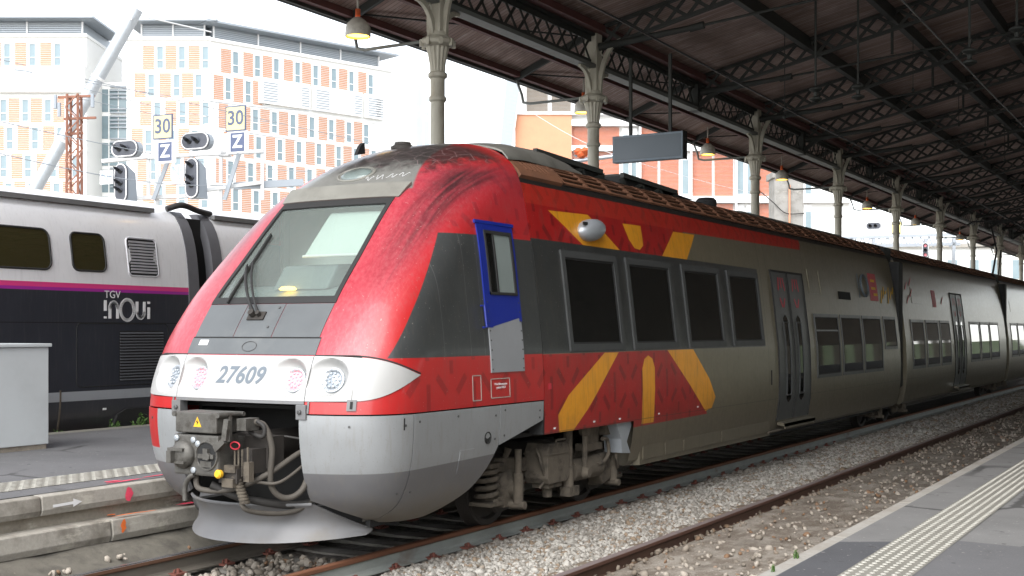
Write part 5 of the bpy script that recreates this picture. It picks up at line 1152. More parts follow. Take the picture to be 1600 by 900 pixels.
# a few sag rods and wind braces between the trusses
m = MB()
for i, (a, b_) in enumerate(zip(TR, TR[1:])):
    if i < 9: m.bar((-1.8, a, 7.66), (-.2, b_, 8.28), .03, .03)
m.build('wind_brace', MT['steel_dark'], can)
# thin hanger rods with insulators
for i, (x, y, z0, z1, ins) in enumerate([(-8.8, 27.5, 6.9, 8.8, 0), (-7.2, 24.5, 6.6, 9.2, 1), (-6.4, 24.7, 6.6, 9.4, 1), (-6.8, 31.5, 8.0, 9.6, 0), (-6.8, 37.5, 8.0, 9.6, 0), (-6.8, 42, 8.0, 9.6, 0), (-6.8, 46, 8.0, 9.6, 0), (-6.8, 52, 8, 9.6, 0), (-3.9, 22.5, 6.6, 10.6, 1), (-3.2, 23, 7.0, 10.8, 1), (-6.8, 58, 8, 9.6, 0), (-5, 49, 8.4, 10.3, 0)]):
    m = MB(); m.tube([(L_(x), y, z0), (L_(x), y, z1)], .024 if ins else .010, 6)
    if ins: m.lathe([(.03, z0), (.13, z0+.05), (.13, z0+.08), (.04, z0+.12), (.04, z0+.2), (.13, z0+.25), (.13, z0+.28), (.03, z0+.32)], 12, Matrix.Translation((L_(x), y, 0)))
    else: m.lathe([(.02, z0-.05), (.05, z0), (.02, z0+.05)], 8, Matrix.Translation((L_(x), y, 0)))
    m.build('hanger_rod', MT['steel_dark'], can, smooth=50)
# ---- cast-iron columns
ORD = ['nearest', 'second nearest', 'third nearest', 'fourth', 'fifth', 'sixth', 'seventh', 'eighth', 'ninth']
proto = thing('iron_column', 'x', 'column', (CX, COLS[0], .552), 0, 'columns along the left platform'); B = -.552
m = MB(); m.lathe([(.24, 0), (.24, .5), (.20, .6), (.15, .7), (.135, .9), (.12, 5.75+B+.15)], 24); m.build('shaft', MT['column'], proto, smooth=40)
m = MB(); m.lathe([(.12, 5.90+B), (.15, 5.93+B), (.15, 5.98+B), (.125, 6.01+B), (.125, 6.30+B), (.165, 6.33+B), (.165, 6.39+B), (.13, 6.42+B)], 24); m.build('neck_ring', MT['column'], proto, smooth=40)
m = MB(); m.lathe([(.13, 6.42+B), (.14, 6.55+B), (.17, 6.72+B), (.20, 6.84+B)], 28, flute=.11); m.build('fluted_capital', MT['column'], proto)
m = MB(); m.lathe([(.20, 6.84+B), (.28, 6.88+B), (.30, 6.94+B), (.27, 6.98+B), (.19, 7.02+B), (.17, 7.10+B)], 24)
for k in range(8): a = k*math.pi/4; m.obox((.28*math.cos(a), .28*math.sin(a), 6.90+B), (.06, .06, .12), Matrix.Rotation(a, 3, 'Z'))
m.build('collar', MT['column'], proto, smooth=40)
m = MB(); m.box(-.14, .14, -.14, .14, 7.08+B, 8.34+B); m.build('head_block', MT['column'], proto, bevel=.02)
for (dx, dy) in ((1, 0), (0, 1), (0, -1)):
    m = MB(); pts = [(.15+.50*(1-math.cos(a)), 7.05+B+(.50 if dy else 1.05)*math.sin(a)) for a in [k*math.pi/2/10 for k in range(11)]]
    for (a, b_), (c, d) in zip(pts, pts[1:]): m.bar((a*dx, a*dy, b_), (c*dx, c*dy, d), .09, .07, up=(dy, dx, 0))
    m.tube([(.26*dx+.08*math.cos(a)*dx, .26*dy+.08*math.cos(a)*dy, (7.46 if dy else 7.9)+B+.08*math.sin(a)) for a in [k*math.pi/6 for k in range(13)]], .018, 5); m.build('scroll_bracket', MT['column'], proto, smooth=30)
m = MB(); m.tube([(-.1, 0, 6.98+B), (-1.55, 0, 6.98+B), (-1.72, 0, 7.02+B), (-1.76, 0, 7.2+B), (-1.9, 0, 7.55+B)], .03, 8); m.build('drain_pipe', MT['chord'], proto, smooth=60)
for i, y in enumerate(COLS):
    c = proto if i == 0 else copy_tree(proto); c.location = (CX, y, .552); c['label'] = ('cream cast-iron column with fluted capital, %s from the camera' % ORD[i]) if i else 'cream cast-iron column with fluted capital rising behind the red train nose'
# ---- hanging lamps
lp = thing('hanging_lamp', 'x', 'lamp', (-13, 17, 7.1), 0, 'lit lamps under the canopy edge')
m = MB(); m.lathe([(.215, .0), (.225, .02), (.215, .16), (.19, .22), (.12, .29), (.07, .33), (.05, .34)], 24, cap=False); m.lathe([(.20, .005), (.19, .15), (.12, .24)], 24, cap=False); m.build('shade', MT['lamp_shade'], lp, smooth=45)
m = MB(); m.lathe([(.0, .015), (.12, .018), (.198, .035)], 24, cap=False); m.build('bulb_glass', MT['lamp_glow'], lp, smooth=60)
m = MB(); m.tube([(0, 0, .33), (0, 0, .48)], .045, 8); m.build('socket', MT['orange'], lp, smooth=45)
m = MB(); m.tube([(0, 0, .47), (0, 0, .80)], .02, 8); m.build('stem', MT['lamp_shade'], lp)
LY = [17.0, 25.6, 33.5, 40.3, 51.6, 60.7, 72, 85]
LN = ['large lit hanging lamp nearest the camera, top left of the canopy', 'lit hanging lamp half hidden behind the second column', 'lit hanging lamp just right of the blank hanging sign', 'lit hanging lamp in front of the concrete pier', 'lit hanging lamp, fifth along the canopy edge', 'lit hanging lamp, sixth along the canopy edge', 'small far lit hanging lamp, seventh along the canopy edge', 'farthest small hanging lamp along the canopy edge']
for i, y in enumerate(LY): c = lp if i == 0 else copy_tree(lp); c.location = (-13, y, 7.07); c['label'] = LN[i]
# ---- blank hanging sign
sg_ = thing('hanging_sign', 'blank grey hanging sign board on two rods under the canopy', 'sign', (-10.5, 23.7, 5.55))
MT['sign_face'] = simple('sign_face_grey', (.10, .125, .15), .35, 0, .1, 1.5); MT['sign_edge'] = simple('sign_edge', (.17, .21, .25), .5)
m = MB(); m.box(-.80, .80, -.10, .10, 0, .56); m.build('case', MT['sign_edge'], sg_, bevel=.01)
m = MB(); m.box(-.755, .755, -.106, -.1, .045, .515); m.build('display_face', MT['sign_face'], sg_)
m = MB(); m.box(.801, .812, -.11, .11, -.01, .57); m.build('end_cap', MT['black'], sg_)
for x in (-.42, .48): m = MB(); m.box(x-.03, x+.03, -.03, .03, .56, 2.2); m.build('hanger', MT['steel_dark'], sg_)
# ---- unseen right-hand wall and arcade, added to shape side light and window reflections
t = thing('unseen_side_wall', 'added unseen wall and arcade along the right platform, shaping side light and reflections', 'building', (9.2, 0, .5)); MT['plaster'] = simple('dull_plaster', (.28, .25, .21), .85, 0, .2, 1, .3)
m = MB(); m.box(0, .5, -6, 14, 0, 9.7); m.build('wall', MT['plaster'], t)
m = MB(); m.box(0, .5, 14, 118, 3.4, 9.7); m.build('unseen_arcade_wall', MT['plaster'], t)
for k in range(20): m = MB(); m.box(.02, .48, 17+5*k, 18.1+5*k, 0, 3.4); m.build('pillar', MT['plaster'], t)
for k in range(3): y = -3+4.6*k; m = MB(); m.box(-.06, .0, y, y+1.6, 0, 2.6); d = m.build('door', MT['dgreydoor'], t); m = MB(); m.box(-.08, -.06, y+.15, y+1.45, .9, 2.4); m.build('pane', MT['dark_glass'], d)
MT['bank'] = simple('reflection_bank_green', (.075, .10, .045), .95, 0, .5, .7, .5, (.10, .085, .06), .3)
m = MB(); rb = random.Random(9); m.grid(lambda u, v: (24+22*u, -20+300*v, -.3+(6.2*min(1, u*3)+rb.uniform(-.6, .6)*(u > 0))), 10, 120); tag(m.build('reflection_bank', MT['bank'], smooth=60, recalc=False), kind='structure')  # unseen bank added so train windows reflect dull green, not bright sky
# ---- overhead wires
for (lab, x, z, y0, y1) in (('dark overhead wire running above the red train', -7.37, 6.3, 6, 120), ('dark overhead wire running above the muddy track', -3.97, 6.62, 6, 120), ('thin overhead wire above the double-deck train', -16.05, 6.1, -5, 120)):
    m = MB(); n = 24; m.tube([(x, y0+(y1-y0)*k/n, z+.05*math.sin(k)) for k in range(n+1)], .016 if x > -10 else .006, 5); tag(m.build('overhead_wire', MT['wire' if x > -10 else 'galv'], None, smooth=60), lab, 'wire', 'overhead wires')
# ================================================================ BUILDINGS AND SIGNALS BEYOND THE TRACKS
cY, sY = math.cos(YAW), math.sin(YAW)
def at(px, py, D):
    """point seen at photo pixel (px, py), D metres along the view axis - used once to survey positions"""
    Rr = (px-800)/1920*D; return Vector((Rr*cY-D*sY, Rr*sY+D*cY, 1.99+(517-py)/1920*D))
MT['wall_white'] = simple('white_render', (.74, .74, .72), .8, 0, .06, .3); MT['shutter'] = simple('orange_shutter', (.50, .265, .165), .7, 0, .2, 2); MT['frame_white'] = simple('white_window_frame', (.78, .78, .78), .5, 0, .05)
MT['bpane'] = simple('blue_grey_pane', (.19, .25, .275), .12, 0, .3, .6); MT['zinc'] = simple('zinc_louvre', (.30, .33, .36), .5, .3, .1, 2); MT['brick'] = simple('brick_facing', (.56, .27, .16), .85, 0, .15, 1.5); MT['brick_sh'] = simple('terracotta_louvre', (.52, .17, .09), .8, 0, .25, 2)  # far window panes are plain blue-grey with random variation
MT['bluegrey'] = simple('blue_grey_cladding', (.33, .40, .50), .5, 0, .1, .5); MT['brownlouv'] = simple('brown_louvre', (.20, .165, .13), .7, 0, .2, 2); MT['pier'] = concrete('pier_concrete', (.30, .29, .27), (.16, .15, .13), .6)
def shutter_mesh(w, h, n, mat, mat2):
    m = MB(); m.box(0, w, .0, .04, 0, h, 1)
    for k in range(n): z = h*(k+.2)/n; m.box(.02, w-.02, -.07, -.01, z, z+h/n*.58, 0)
    for x in (0, w-.05): m.box(x, x+.05, -.075, .0, 0, h, 1)
    me = m.mesh('shutter'); me.materials.append(mat); me.materials.append(mat2); return me
def window_mesh(w, h):
    m = MB(); f = .09
    for b_ in ((0, w, 0, f), (0, w, h-f, h), (0, f, f, h-f), (w-f, w, f, h-f), (f, w-f, h*.36, h*.36+f*.8)): m.box(b_[0], b_[1], -.06, .02, b_[2], b_[3])
    me = m.mesh('window'); me.materials.append(MT['frame_white']); p = MB(); p.box(f, w-f, -.005, .01, f, h-f); pm = p.mesh('pane'); pm.materials.append(MT['bpane']); return me, pm
SH = shutter_mesh(1.32, 2.62, 13, MT['shutter'], MT['frame_white']); WN, PN = window_mesh(.82, 2.45)
def put_win(par, x, z, y=-.02):
    o = link('window', WN, None, par); o.location = (x, y, z); p = link('pane', PN, None, o); return o
def facade(t, W, z0, nfl, fh, seed, off=0, skip=None, wing=None, yoff=0):
    r = random.Random(seed)
    for f in range(nfl):
        x = .3+((f*.9+off) % 1.5); z = z0+f*fh
        while x < W-2.3:
            if skip and skip(x, f): x += 2.35; continue
            s = link('shutter', SH, None, t); s.location = (x, yoff-.03, z+.15)
            put_win(t, x+1.42+r.choice((0, .05)), z+.22, yoff-.03)
            x += 2.38+r.choice((0, .1, .3))
        l = MB(); l.box(0, W, yoff-.10, yoff-.001, z-.09, z+.09); l.build('floor_band', MT['frame_white'], t)
def blank(t, x0, x1, y0, y1, z0, z1, lv=None):
    m = MB(); m.box(x0, x1, y0, y1, z0, z1); o = m.build('projecting_volume', MT['wall_white'], t)
    if lv:
        for (a, b_) in lv:
            for k in range(int((z1-z0-.4)/.28)): q = MB(); z = z0+.25+.28*k; q.box(a, b_, y0-.03, y0, z, z+.13); q.build('louvre_slat', MT['zinc'], o)
def block(label, p, ang, W, H, dep, nfl, fh, seed, skip=None, pent=True, off=0):
    t = thing('office_building', label, 'building', (p.x, p.y, 0), ang, 'white buildings with orange shutters'); m = MB(); m.box(0, W, 0, dep, -.3, H); m.build('wall', MT['wall_white'], t)
    facade(t, W, H-nfl*fh-.35, nfl, fh, seed, off, skip)
    m = MB(); m.box(-.1, W+.1, -.25, dep, H, H+.35); m.build('parapet', MT['wall_white'], t, bevel=.05)
    if pent:
        m = MB(); m.box(1.2, W-1.0, 1.5, dep-1, H+.35, H+2.0); pn = m.build('plant_screen', MT['zinc'], t)
        for k in range(7): q = MB(); z = H+.5+.2*k; q.box(1.1, W-.9, 1.38, 1.48, z, z+.09); q.build('louvre_slat', MT['galv'], pn)
        n = max(2, int(W/5))
        for k in range(n+1): q = MB(); x = 1.1+(W-2.1)*k/n; q.box(x, x+.15, 1.3, 1.5, H+.35, H+2.0); q.build('post', MT['frame_white'], pn)
        q = MB(); q.slab(lambda u, v, o: Vector((-.4+(W+1.2)*u, -.4+(dep-1)*v, H+2.0+o+.10*v)), 0, .22, 1, 1); q.build('roof_slab', MT['zinc'], t)
    return t
DB = 131; pA = at(-70, 517, DB)
bA = block('left white building with orange louvred shutters at the left edge of the picture', pA, YAW, 14.0, 33.3, 12, 7, 2.97, 3, lambda x, f: f == 5 and x > 2)
blank(bA, 4.6, 14.0, -.55, 0, 27.35, 30.1, ((4.9, 8.4),))
pB = at(198, 517, DB)
WB = (328-198)/1920*DB
bB = block('white building with orange shutters, flat front behind the signals', pB, YAW, WB, 33.0, 14, 7, 2.97, 8, None, True, .5)
pC = at(328, 517, DB); pD = at(612, 517, 147); dC = pD-pC; WC = math.hypot(dC.x, dC.y); aC = math.atan2(dC.y, dC.x)
bC = block('receding wing of the white building with orange shutters', pC, aC, WC, 32.9, 12, 7, 2.97, 12, lambda x, f: (f == 5 and 6 < x < 27) or (f == 3 and x > 20.5) or x > WC-3.5)
for o in ((5.8, 12.2), (12.6, 19.4), (19.8, WC-1.5)): blank(bC, o[0], o[1], -.5, 0, 27.0, 29.8, ((o[0]+.4, o[0]+2.2), (o[1]-1.1, o[1]-.1)))
# glazed link between the two blocks
pL = at(136, 517, DB+5); t = thing('glazed_link', 'recessed glazed link between the two white shuttered buildings', 'building', (pL.x, pL.y, 0), YAW); wl = 70/1920*(DB+5)
m = MB(); m.box(0, wl, 0, 6, -.3, 29.5); m.build('wall', MT['wall_white'], t)
for f in range(7):
    for k in range(4): m = MB(); x = .4+k*1.05; z = 8.4+f*2.97; m.box(x, x+.9, -.05, 0, z, z+2.5); m.build('pane', MT['bpane'], t)
for k in range(52):
    if k % 8 < 6: m = MB(); z = 8+k*.41; m.box(2.6, wl, -.25, -.1, z, z+.15); m.build('louvre_slat', MT['zinc'], t)
# slim tower behind the nearest column
p = at(614, 517, 150); t = thing('slim_tower', 'white tower with a blue-grey strip behind the nearest column', 'building', (p.x, p.y, 0), YAW-.12)
m = MB(); m.box(0, 5.2, 0, 6, -.3, 32.6); m.build('wall', MT['wall_white'], t); m = MB(); m.box(2.95, 3.65, -.08, 0, -.2, 32.8); m.build('blue_strip', MT['bluegrey'], t)
for k in range(6): m = MB(); z = 28.3-3.9*k; m.box(3.9, 4.5, -.06, 0, z, z+3.1); m.build('window', MT['bluegrey'], t)
# brick building on the right
DR = 110; p = at(805, 517, DR); S_ = DR/1920; X_ = lambda px: (px-805)*S_; Z_ = lambda py: 1.99+(517-py)*S_
t = thing('brick_building', 'brick and terracotta louvred building behind the blank hanging sign', 'building', (p.x, p.y, 0), YAW)
m = MB(); m.box(0, X_(1330), .4, 14, -.3, Z_(60)); m.build('wall', MT['wall_white'], t)
m = MB(); m.box(0, X_(893), -.3, .4, -.2, Z_(180)); m.build('brick_panel', MT['brick'], t); m = MB(); m.box(-.1, X_(1330), -.45, .4, Z_(180), Z_(176)); m.build('white_band', MT['frame_white'], t)
for (a, b_) in ((188, 197), (228, 236), (307, 317), (385, 393)): m = MB(); m.box(X_(893), X_(1330), -.35, .4, Z_(b_), Z_(a)); m.build('white_band', MT['frame_white'], t)
def louv(x0, x1, y0, y1, mat, n): me = shutter_mesh(X_(x1)-X_(x0), Z_(y0)-Z_(y1), n, mat, MT['pale_steel']); o = link('shutter', me, None, t); o.location = (X_(x0), .3, Z_(y1)); return o
for (y0, y1, n) in ((130, 176, 22), (197, 228, 16), (236, 307, 34), (317, 385, 34)):
    for (x0, x1) in (((822, 857), (861, 893)) if y0 == 130 else ((893, 931), (933, 969), (998, 1029), (1031, 1062), (1081, 1114), (1116, 1147), (1186, 1215))):
        louv(x0, x1, y0+1, y1-1, MT['brownlouv'] if y0 == 130 else MT['brick_sh'], n)
    if y0 != 130:
        for (x0, x1) in ((972, 984), (986, 996), (1065, 1078), (1152, 1164), (1167, 1180), (1258, 1270)):
            m = MB(); m.box(X_(x0), X_(x1), .25, .39, Z_(y1-2), Z_(y0+2)); w = m.build('window', MT['frame_white'], t); m = MB(); m.box(X_(x0)+.1, X_(x1)-.1, .2, .26, Z_(y1-3)+.1, Z_(y0+3)-.6); m.build('pane', MT['bpane'], w)
    for x in (984.5, 1079.5, 1149.5, 1183, 1000): m = MB(); m.box(X_(x)-.08, X_(x)+.08, -.3, .3, Z_(y1), Z_(y0)); m.build('pilaster', MT['frame_white'], t)
# slanted louvred stair on its left end
p = at(781, 517, DR-1); st = thing('slanted_stair_screen', 'slanted grey louvred stair screen at the left end of the brick building', 'screen', (p.x, p.y, 0), YAW); q = lambda px: (px-781)*(DR-1)/1920
m = MB()
for (a, b_) in ((792, 781), (814, 797)): m.bar((q(a), 0, Z_(120)), (q(b_), 0, Z_(240)), .22, .3)
m.bar((q(781), 0, Z_(240)), (q(781), 0, 0), .22, .3); m.bar((q(797), 0, Z_(240)), (q(797), 0, 0), .22, .3); m.build('frame', MT['pale_steel'], st)
for k in range(20): f = k/20; m = MB(); x0, x1 = 792-11*f, 814-17*f; m.bar((q(x0), -.1, Z_(120+120*f)), (q(x1), -.1, Z_(124+120*f)), .1, .34); m.build('slat', MT['zinc'], st)
# concrete pier with brown pipe
p = at(1228, 517, 70); t = thing('concrete_pier', 'square grey concrete pier behind the train roof', 'pier', (p.x, p.y, 0), YAW); m = MB(); m.box(-.82, .82, -.8, .8, -.3, 10.6); m.box(-.95, .95, -.9, .9, 10.6, 10.95); m.build('shaft', MT['pier'], t, bevel=.03)
m = MB(); m.tube([(0.0, -.92, 0), (0.0, -.92, 10.2)], .06, 8); m.build('pipe', MT['brick'], t); m = MB(); m.tube(catmull([(-1.6, -.9, 9.8), (-.9, -.9, 9.2), (-.2, -.95, 8.6), (.82, -.9, 8.6)], 6), .03, 6); m.build('cable', MT['cable'], t)
# pale station buildings far down the line
p = at(1300, 517, 170); t = thing('far_building', 'long pale low building seen under the far end of the canopy', 'building', (p.x, p.y, 0), YAW); m = MB(); m.box(0, 46, 0, 10, -.3, 13.5); m.build('wall', MT['wall_white'], t); m = MB(); m.box(-.5, 46.5, -.6, 10, 13.5, 14.1); m.build('cornice', MT['coping'], t)
for f in range(3):
    for k in range(15): m = MB(); x = 1+3*k; m.box(x, x+1.3, -.06, 0, 1+4.1*f, 3.6+4.1*f); w = m.build('window', MT['bpane'], t)
# inclined tubular mast
a_, b_ = at(58, 290, 105), at(214, 14, 105); t = thing('inclined_mast', 'big inclined grey tubular mast leaning right in front of the white buildings', 'mast', (a_.x, a_.y, 0)); o0 = Vector((a_.x, a_.y, 0))
d = (b_-a_); low = a_-d*(a_.z/d.z); m = MB(); m.tube([low-o0, b_-o0], .55, 20); m.build('tube', MT['galv'], t, smooth=60)
dn = d.normalized()
for f in (.45, .62, .8): m = MB(); c = low+(b_-low)*f-o0; m.tube([c-dn*.12, c+dn*.12], .60, 20); m.build('ring', MT['pale_steel'], t, smooth=60)
e = at(330, 50, 112); m = MB(); m.tube([b_-o0-d*.03, e-o0], .06, 6); e2 = at(205, 30, 104); m.bar(b_-o0-d*.05, e2-o0, .1); m.build('stay_cable', MT['pale_steel'], t)
# rusty lattice mast
MT['rust_mast'] = simple('rusty_lattice', (.26, .12, .08), .8, 0, .3, 3); p = at(116, 517, 45); t = thing('lattice_mast', 'rusty brown lattice mast with crossarms behind the double-deck train', 'mast', (p.x, p.y, 0), YAW); zt = 1.99+(517-148)/1920*45
m = MB()
for x in (-.24, .24):
    for y in (-.24, .24): m.bar((x, y, -.3), (x*.8, y*.8, zt), .07)
m.build('legs', MT['rust_mast'], t); m = MB()
n = 22
for k in range(n):
    z0, z1 = zt*k/n, zt*(k+1)/n
    for (x0, y0, x1, y1) in ((-.23, -.23, .23, -.23), (.23, -.23, .23, .23), (-.23, .23, .23, .23), (-.23, -.23, -.23, .23)): s = 1 if k % 2 else -1; m.bar((x0 if s > 0 else x1, y0 if s > 0 else y1, z0), (x1 if s > 0 else x0, y1 if s > 0 else y0, z1), .04)
m.build('lacing', MT['rust_mast'], t)
for (px0, px1, py) in ((91, 148, 152), (100, 150, 186), (104, 130, 210)): m = MB(); z = 1.99+(517-py)/1920*45; m.bar(((px0-116)/1920*45, 0, z), ((px1-116)/1920*45, 0, z+.05), .10, .08); m.build('crossarm', MT['rust_mast'], t)
for (px, py) in ((88, 160), (94, 172), (146, 158)): m = MB(); x, z = (px-116)/1920*45, 1.99+(517-py)/1920*45; m.tube([(x, -.1, z-.25), (x, -.1, z+.25)], .07, 8); m.build('insulator', MT['zinc'], t)
# ---- signals on the gantry
DS = 38; MT['sig_black'] = simple('signal_black', (.07, .075, .09), .6); MT['sig_blue'] = simple('sign_blue', (.08, .10, .17), .6); MT['sign_yellow'] = simple('sign_yellow', (.75, .66, .28), .6, 0, .05); MT['sig_white'] = simple('signal_white', (.8, .8, .8), .6, 0, .05)
def stadium(hw, hh, n=8):
    """outline in (x,z); long axis picked by size"""
    out = []
    if hh >= hw:
        for k in range(n+1): a = math.pi*k/n; out.append((hw*math.cos(a), hh-hw+hw*math.sin(a)))
        for k in range(n+1): a = math.pi+math.pi*k/n; out.append((hw*math.cos(a), -(hh-hw)+hw*math.sin(a)))
    else:
        for k in range(n+1): a = -math.pi/2+math.pi*k/n; out.append((hw-hh+hh*math.cos(a), hh*math.sin(a)))
        for k in range(n+1): a = math.pi/2+math.pi*k/n; out.append((-(hw-hh)+hh*math.cos(a), hh*math.sin(a)))
    return out
def signal(label, p, hw, hh, lamps, rz=0, back=True):
    t = thing('railway_signal', label, 'signal', p, rz, 'railway signals'); m = MB(); m.prism(stadium(hw, hh), 'y', 0, .05); m.build('target_plate', MT['sig_black'], t)
    m = MB(); P = stadium(hw-.035, hh-.035); m.tube([(x, -.004, z) for x, z in P+[P[0]]], .02, 4); m.build('white_border', MT['sig_white'], t)
    m = MB()
    if hh >= hw: m.prism([(0.05, hh*.9), (.45, hh*.55), (.55, -hh*.95), (.05, -hh*.95)], 'x', -hw*.8, hw*.8)
    else: m.prism(stadium(hw*.92, hh*.92), 'y', .05, .32)
    m.build('housing', MT['zinc'], t)
    for (x, z, lit) in lamps:
        m = MB(); M4 = Matrix.Translation((x, 0, z)) @ Matrix.Rotation(R(90), 4, 'X'); m.lathe([(.085, 0), (.085, .03)], 14, M4); l = m.build('lamp', MT['lens_red' if lit else 'black'], t)
        m = MB()
        for k in range(8):
            a0, a1 = R(-10+200*k/8), R(-10+200*(k+1)/8); q = lambda a, L: (x+.10*math.cos(a), -L, z+.10*math.sin(a)); L0 = .08+.22*max(0, math.sin(a0)); L1 = .08+.22*max(0, math.sin(a1)); m.add([q(a0, 0), q(a1, 0), q(a1, L1), q(a0, L0)], [(0, 1, 2, 3)])
        m.build('visor', MT['sig_black'], l, recalc=False)
    return t
signal('horizontal black signal head with two visors, left of the pair', at(194, 232, DS), .52, .27, ((-.2, 0, 0), (.1, 0, 0)), .12)
signal('horizontal black signal head with two visors, right of the pair', at(304, 220, DS), .54, .28, ((-.2, 0, 0), (.1, 0, 0)), .12)
signal('upright black signal head below the left horizontal signal', at(188, 286, DS), .26, .62, ((0, .38, 0), (0, .0, 0), (0, -.22, 0)), .12)
signal('upright black signal head below the right horizontal signal', at(299, 278, DS), .26, .64, ((0, .40, 0), (0, .0, 0), (0, -.22, 0)), .12)
signal('small far horizontal signal head between two columns', at(1365, 353, 75), .48, .24, ((-.2, 0, 0), (.12, 0, 0)), .1)
signal('small far upright signal showing red light beside a column', at(1446, 391, 75), .2, .48, ((0, .28, 1), (0, 0, 0), (0, -.28, 1)), .1)
def board(name, label, p, w, h, edge, face, txt, tc, size, sub=None, rz=.12):
    t = thing(name, label, 'sign', p, rz, 'railway sign boards'); m = MB(); m.box(-w/2, w/2, 0, .04, -h/2, h/2); m.build('plate', edge, t); m = MB(); m.box(-w/2+.04, w/2-.04, -.004, .0, -h/2+.04, h/2-.04); m.build('face', face, t)
    if sub: m = MB(); m.box(-sub, sub, -.008, -.0045, -sub*1.12, sub*1.12); m.build('inner_square', MT['sig_blue'], t)
    me = text_mesh(txt, size, .001, 0, .012); me.transform(Matrix.Translation((0, -.012, 0)) @ Matrix.Rotation(R(90), 4, 'X')); link('lettering', me, tc, t); return t
board('speed_sign', 'yellow sign reading 30 above the pale blue Z board, left one', at(254, 198, DS), .74, .76, MT['sig_blue'], MT['sign_yellow'], '30', MT['sig_blue'], .62)
board('speed_sign', 'yellow sign reading 30 above the dark Z board, right one', at(368, 185, DS), .74, .78, MT['sig_blue'], MT['sign_yellow'], '30', MT['sig_blue'], .62)
board('letter_board', 'white board with pale blue Z square under the left 30 sign', at(258, 237, DS), .78, .70, MT['sig_white'], MT['sig_white'], 'Z', MT['sig_white'], .55, .26)
board('letter_board', 'white board with dark blue Z square under the right 30 sign', at(371, 222, DS), .78, .66, MT['sig_white'], MT['sig_white'], 'Z', MT['sig_white'], .55, .26)
board('identity_plate', 'small white plate reading Nf beside the left upright signal', at(166, 277, DS), .50, .42, MT['sig_white'], MT['sig_white'], 'Nf', MT['bluegrey'], .40)
board('identity_plate', 'small white plate reading Nf beside the right upright signal', at(277, 268, DS), .50, .42, MT['sig_white'], MT['sig_white'], 'Nf', MT['bluegrey'], .40)
board('speed_sign', 'small far yellow sign reading 3 beside a column', at(1401, 356, 75), .6, .8, MT['sig_blue'], MT['sign_yellow'], '3', MT['sig_blue'], .6)
# signal gantry
p = at(150, 517, DS+1.2); t = thing('signal_gantry', 'pale steel gantry carrying the signals and sign boards', 'gantry', (p.x, p.y, 0), YAW); k_ = (DS+1.2)/1920; gx = lambda px: (px-150)*k_; gz = lambda py: 1.99+(517-py)*k_
for (x0, x1, y0, y1) in ((160, 232, 252, 245), (232, 412, 246, 236), (150, 300, 312, 306), (300, 410, 300, 285)): m = MB(); m.bar((gx(x0), 0, gz(y0)), (gx(x1), 0, gz(y1)), .2, .11); m.build('beam', MT['pale_steel'], t)
for x in (232, 246, 300, 345, 410): m = MB(); m.box(gx(x)-.05, gx(x)+.05, -.05, .05, 0 if x in (246, 345) else gz(312), gz(236 if x != 246 else 200)); m.build('post', MT['pale_steel'], t)
for (x0, y0, x1, y1) in ((266, 255, 244, 314), (377, 242, 354, 314)): m = MB(); m.bar((gx(x0), -.3, gz(y0)), (gx(x1), -.3, gz(y1)), .10, .12); m.build('strut', MT['zinc'], t)
for (x0, x1, y0, y1) in ((246, 262, 225, 245), (345, 358, 210, 244)): m = MB(); m.box(gx(x0), gx(x1), -.1, .35, gz(y1), gz(y0)); m.build('cabinet', MT['pale_steel'], t, bevel=.02)
m = MB(); m.bar((gx(365), 0, gz(291)), (gx(470), .5, gz(282)), .2, .22); m.build('beam', MT['zinc'], t)
# far gantry under the canopy
p = at(1310, 517, 82); t = thing('far_gantry', 'pale lattice gantry crossing far behind the columns', 'gantry', (p.x, p.y, 0), YAW); q = lambda px: (px-1310)*82/1920; z_ = lambda py: 1.99+(517-py)*82/1920; m = MB()
m.bar((q(1315), 0, z_(372)), (q(1500), 0, z_(366)), .2); m.bar((q(1315), 0, z_(386)), (q(1500), 0, z_(381)), .2)
for k in range(14): x = 1315+13*k; m.bar((q(x), 0, z_(386)), (q(x+6.5), 0, z_(370)), .08); m.bar((q(x+6.5), 0, z_(370)), (q(x+13), 0, z_(384)), .08)
m.build('truss', MT['galv'], t)
for x in (1330, 1365, 1401, 1446, 1490): m = MB(); m.box(q(x)-.1, q(x)+.1, -.1, .1, 0, z_(372)); m.build('post', MT['galv'], t)
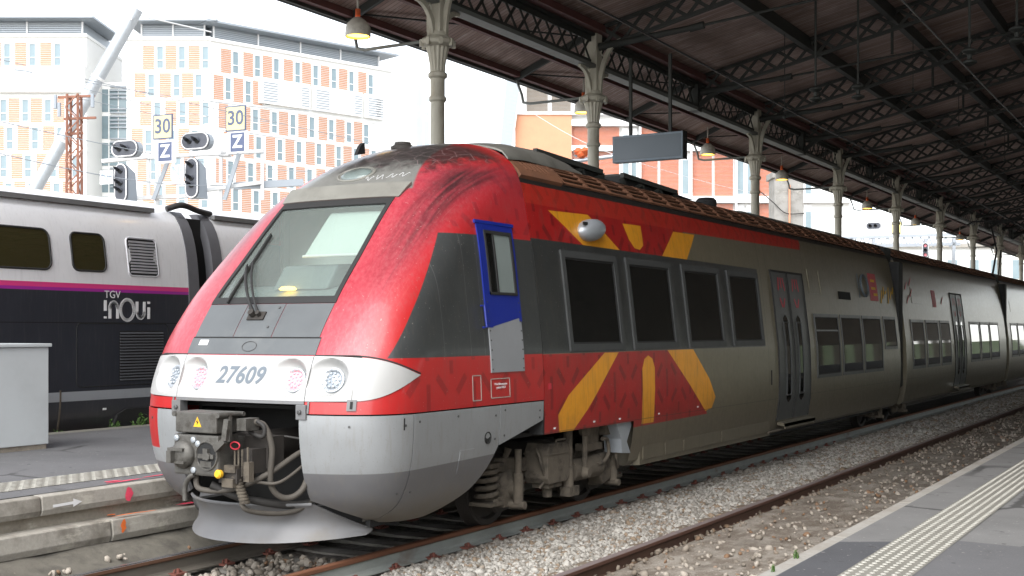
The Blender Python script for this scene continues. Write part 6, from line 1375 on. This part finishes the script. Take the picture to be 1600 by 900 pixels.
# catenary wires against the buildings
for i, (a, b_, D0, D1) in enumerate((((0, 104), (520, 175), 36, 60), ((0, 190), (480, 268), 30, 52), ((130, 138), (420, 190), 44, 60), ((0, 240), (380, 290), 28, 40), ((115, 152), (620, 240), 45, 80), ((830, 175), (1000, 255), 60, 55), ((1000, 255), (1240, 310), 60, 90))):
    pa, pb = at(*a, D0), at(*b_, D1); m = MB(); m.tube([pa.lerp(pb, k/10)+Vector((0, 0, -.25*math.sin(math.pi*k/10))) for k in range(11)], .012, 5); o = m.build('catenary_wire', MT['zinc' if i < 5 else 'pale_steel'], None, smooth=60)
    tag(o, ['thin wire from the left edge across both white buildings', 'thin wire passing in front of the signals', 'thin wire from the gap between the buildings', 'thin wire just above the double-deck train roof', 'thin wire from the rusty lattice mast to the right', 'pale wire in front of the brick building', 'pale wire from the sign to the concrete pier'][i], 'wire', 'overhead wires')
# catenary cantilever with an orange-wrapped fitting, seen above the cab roof
p = at(905, 250, 42); t = thing('catenary_cantilever', 'pale cantilever tube with an orange wrapped fitting above the train roof', 'cantilever', (p.x, p.y, 0), YAW); kk = 42/1920; q = lambda px: (px-905)*kk; z_ = lambda py: 1.99+(517-py)*kk
m = MB(); m.tube([(q(838), 0, z_(259)), (q(968), 0, z_(243))], .07, 10); m.build('tube', MT['galv'], t, smooth=60)
m = MB(); m.tube([(q(838), .3, 0), (q(838), .3, z_(262))], .10, 10); m.build('mast', MT['galv'], t, smooth=60)
m = MB(); rr2 = random.Random(3)
for k in range(3): m.lathe([(.02, -.16), (.14*rr2.uniform(.8, 1.2), -.08), (.17*rr2.uniform(.8, 1.2), .03), (.11, .12), (.02, .17)], 9, Matrix.Translation((q(904+5*k), -.05*k, z_(238+3*(k % 2)))) @ Matrix.Rotation(rr2.uniform(-.5, .5), 4, 'Y'))
m.build('orange_wrap', MT['orange'], t, smooth=30)
for k in range(3): m = MB(); m.lathe([(.04, -.02), (.11, 0), (.04, .02)], 10, Matrix.Translation((q(900), 0, z_(243)+.09*k))); m.build('insulator', MT['zinc'], t)
m = MB(); m.tube([(q(900), 0, z_(246)), (q(900), 0, z_(230))], .03, 8); m.build('support_rod', MT['zinc'], t)
